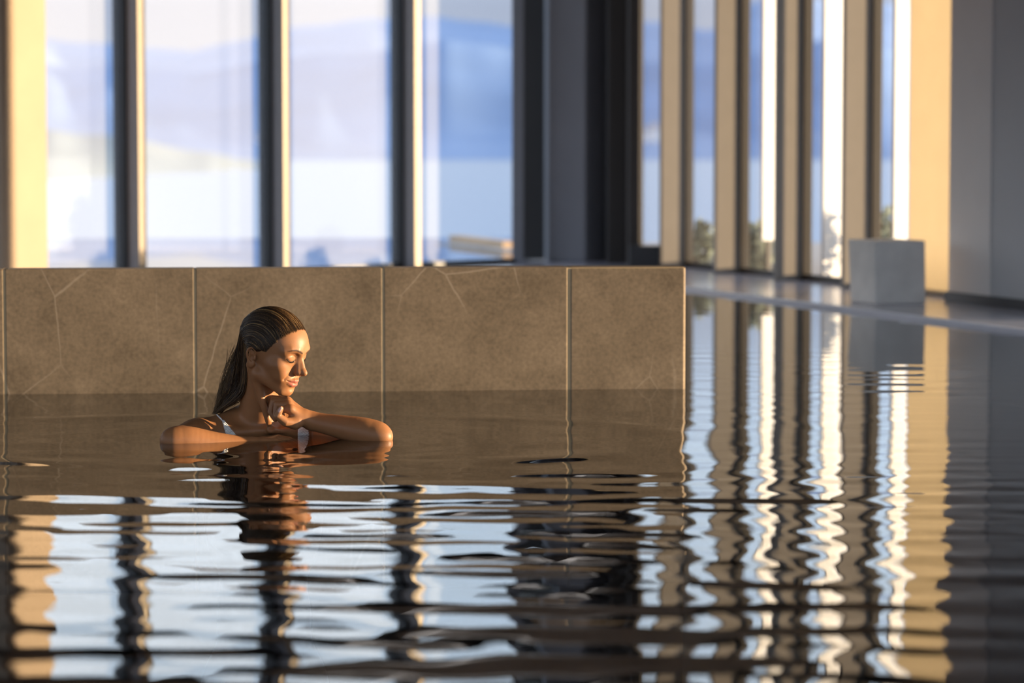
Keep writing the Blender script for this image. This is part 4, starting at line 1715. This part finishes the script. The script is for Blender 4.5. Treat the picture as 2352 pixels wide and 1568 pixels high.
# ---- eyelashes, one row per eye
for s_ in (-1, 1):
    pl = catmull([v * v3(s_, 1, 1) for v in LASH], 34)
    lp, lr_, lc = [], [], []
    for i, p in enumerate(pl[4:]):
        t = (i + 4) / 33
        o_ = v3(s_ * (-0.5 + 2.0 * t), 3.4 - 1.4 * t, -3.2 + 0.6 * t)
        a = p + v3(0, -0.8, 0)
        lp.append(catmull([from_head(x * mm) for x in (a, a + o_ * 0.5 + v3(0, 0, -0.5), a + o_ + v3(0, 0.6, 0.2))], 12))
        lr_.append(0.32 * mm); lc.append(np.array((0.012, 0.008, 0.006)))
    # the lid edge the lashes grow from
    lp.append(np.array([from_head((x + v3(0, 0.1, 0)) * mm) for x in pl[np.linspace(0, 33, 12).astype(int)]]))
    lr_.append(0.55 * mm); lc.append(np.array((0.03, 0.018, 0.014)))
    LV, LQ, LC = strand_geo(lp, lr_, lc, 4, 1.0)
    lme = np_mesh('eyelashes', LV - PBn, LQ)
    set_color(lme, 'strand_tone', LC)
    link_mesh('eyelashes', lme, M['hair'], person, True)

# ---- white knitted bikini top, laid on the body
def fabric_mat():
    m, nt, N, L, out = new_mat('white_ribbed_knit')
    b = N.new('ShaderNodeBsdfPrincipled')
    tc = N.new('ShaderNodeTexCoord')
    mp = N.new('ShaderNodeMapping')
    mp.inputs['Rotation'].default_value = (0, 0.45, 0)
    wv = N.new('ShaderNodeTexWave')
    wv.bands_direction = 'Z'
    wv.inputs['Scale'].default_value = 85
    wv.inputs['Distortion'].default_value = 0.6
    L.new(tc.outputs['Object'], mp.inputs[0]); L.new(mp.outputs[0], wv.inputs['Vector'])
    rp = N.new('ShaderNodeValToRGB')
    rp.color_ramp.elements[0].color = (0.62, 0.60, 0.60, 1)
    rp.color_ramp.elements[1].color = (0.90, 0.88, 0.87, 1)
    L.new(wv.outputs['Fac'], rp.inputs['Fac'])
    L.new(rp.outputs[0], b.inputs['Base Color'])
    bp = N.new('ShaderNodeBump'); bp.inputs['Strength'].default_value = 0.5; bp.inputs['Distance'].default_value = 0.002
    L.new(wv.outputs['Fac'], bp.inputs['Height']); L.new(bp.outputs[0], b.inputs['Normal'])
    b.inputs['Roughness'].default_value = 0.75
    L.new(b.outputs[0], out.inputs['Surface'])
    return m


M['knit'] = fabric_mat()


def on_body(px, py, D0=7.30):
    """march along a sight line until the torso is met"""
    d = np.array(ray(px, py)); d = d / d[1]
    o = np.array((0, 0, CAMZ))
    t = D0
    for _ in range(80):
        P = (o + d * t)[None]
        s = torso_sdf(P)[0]
        t += max(s * 0.8, 0.0001)
        if s < 0.0006 or t > 7.7:
            break
    return o + d * t


def patch(name, outline, mat, parent, thick=0.0035, n=22, m=10):
    """cloth panel between a left and a right edge given as pixel polylines"""
    L_, R_ = outline
    def along(pl, s):
        pl = np.asarray(pl, float)
        t = s * (len(pl) - 1); i = min(int(t), len(pl) - 2)
        return pl[i] + (pl[i + 1] - pl[i]) * (t - i)
    V, Q = [], []
    front, backv = [], []
    for j in range(n + 1):
        a, b = along(L_, j / n), along(R_, j / n)
        for i in range(m + 1):
            p = a + (b - a) * i / m
            P = on_body(p[0], p[1])
            g0 = gradient(torso_sdf, P[None])[0]; g0 /= np.linalg.norm(g0) + 1e-9
            rim = 0.45 + 0.55 * min(1, min(i, m - i, ) / 1.0)
            front.append(P + g0 * thick * rim); backv.append(P - g0 * 0.002)
    F_, K_ = (n + 1) * (m + 1), m + 1
    V = front + backv
    for j in range(n):
        for i in range(m):
            a = j * K_ + i
            Q.append((a, a + 1, a + K_ + 1, a + K_)); Q.append((F_ + a, F_ + a + K_, F_ + a + K_ + 1, F_ + a + 1))
    for j in range(n):
        a = j * K_; b = a + m
        Q.append((a, a + K_, F_ + a + K_, F_ + a)); Q.append((b, F_ + b, F_ + b + K_, b + K_))
    for i in range(m):
        a = i; b = n * K_ + i
        Q.append((a, F_ + a, F_ + a + 1, a + 1)); Q.append((b, b + 1, F_ + b + 1, F_ + b))
    me = np_mesh(name, np.array(V) - PBn, Q)
    o = link_mesh(name, me, mat, parent, True)
    return o


top_c = patch('bikini_top', ([(509.5, 965), (519.5, 1003), (523, 1040)], [(513.5, 965), (548, 1005), (575, 1040)]), M['knit'], person)
patch('cup', ([(685, 950), (684, 990), (683, 1035)], [(700, 950), (709, 990), (716, 1035)]), M['knit'], top_c)
patch('strap', ([(496, 951.5), (509.5, 966)], [(498.2, 951.0), (512.5, 965)]), M['knit'], top_c, 0.003, 8, 2)
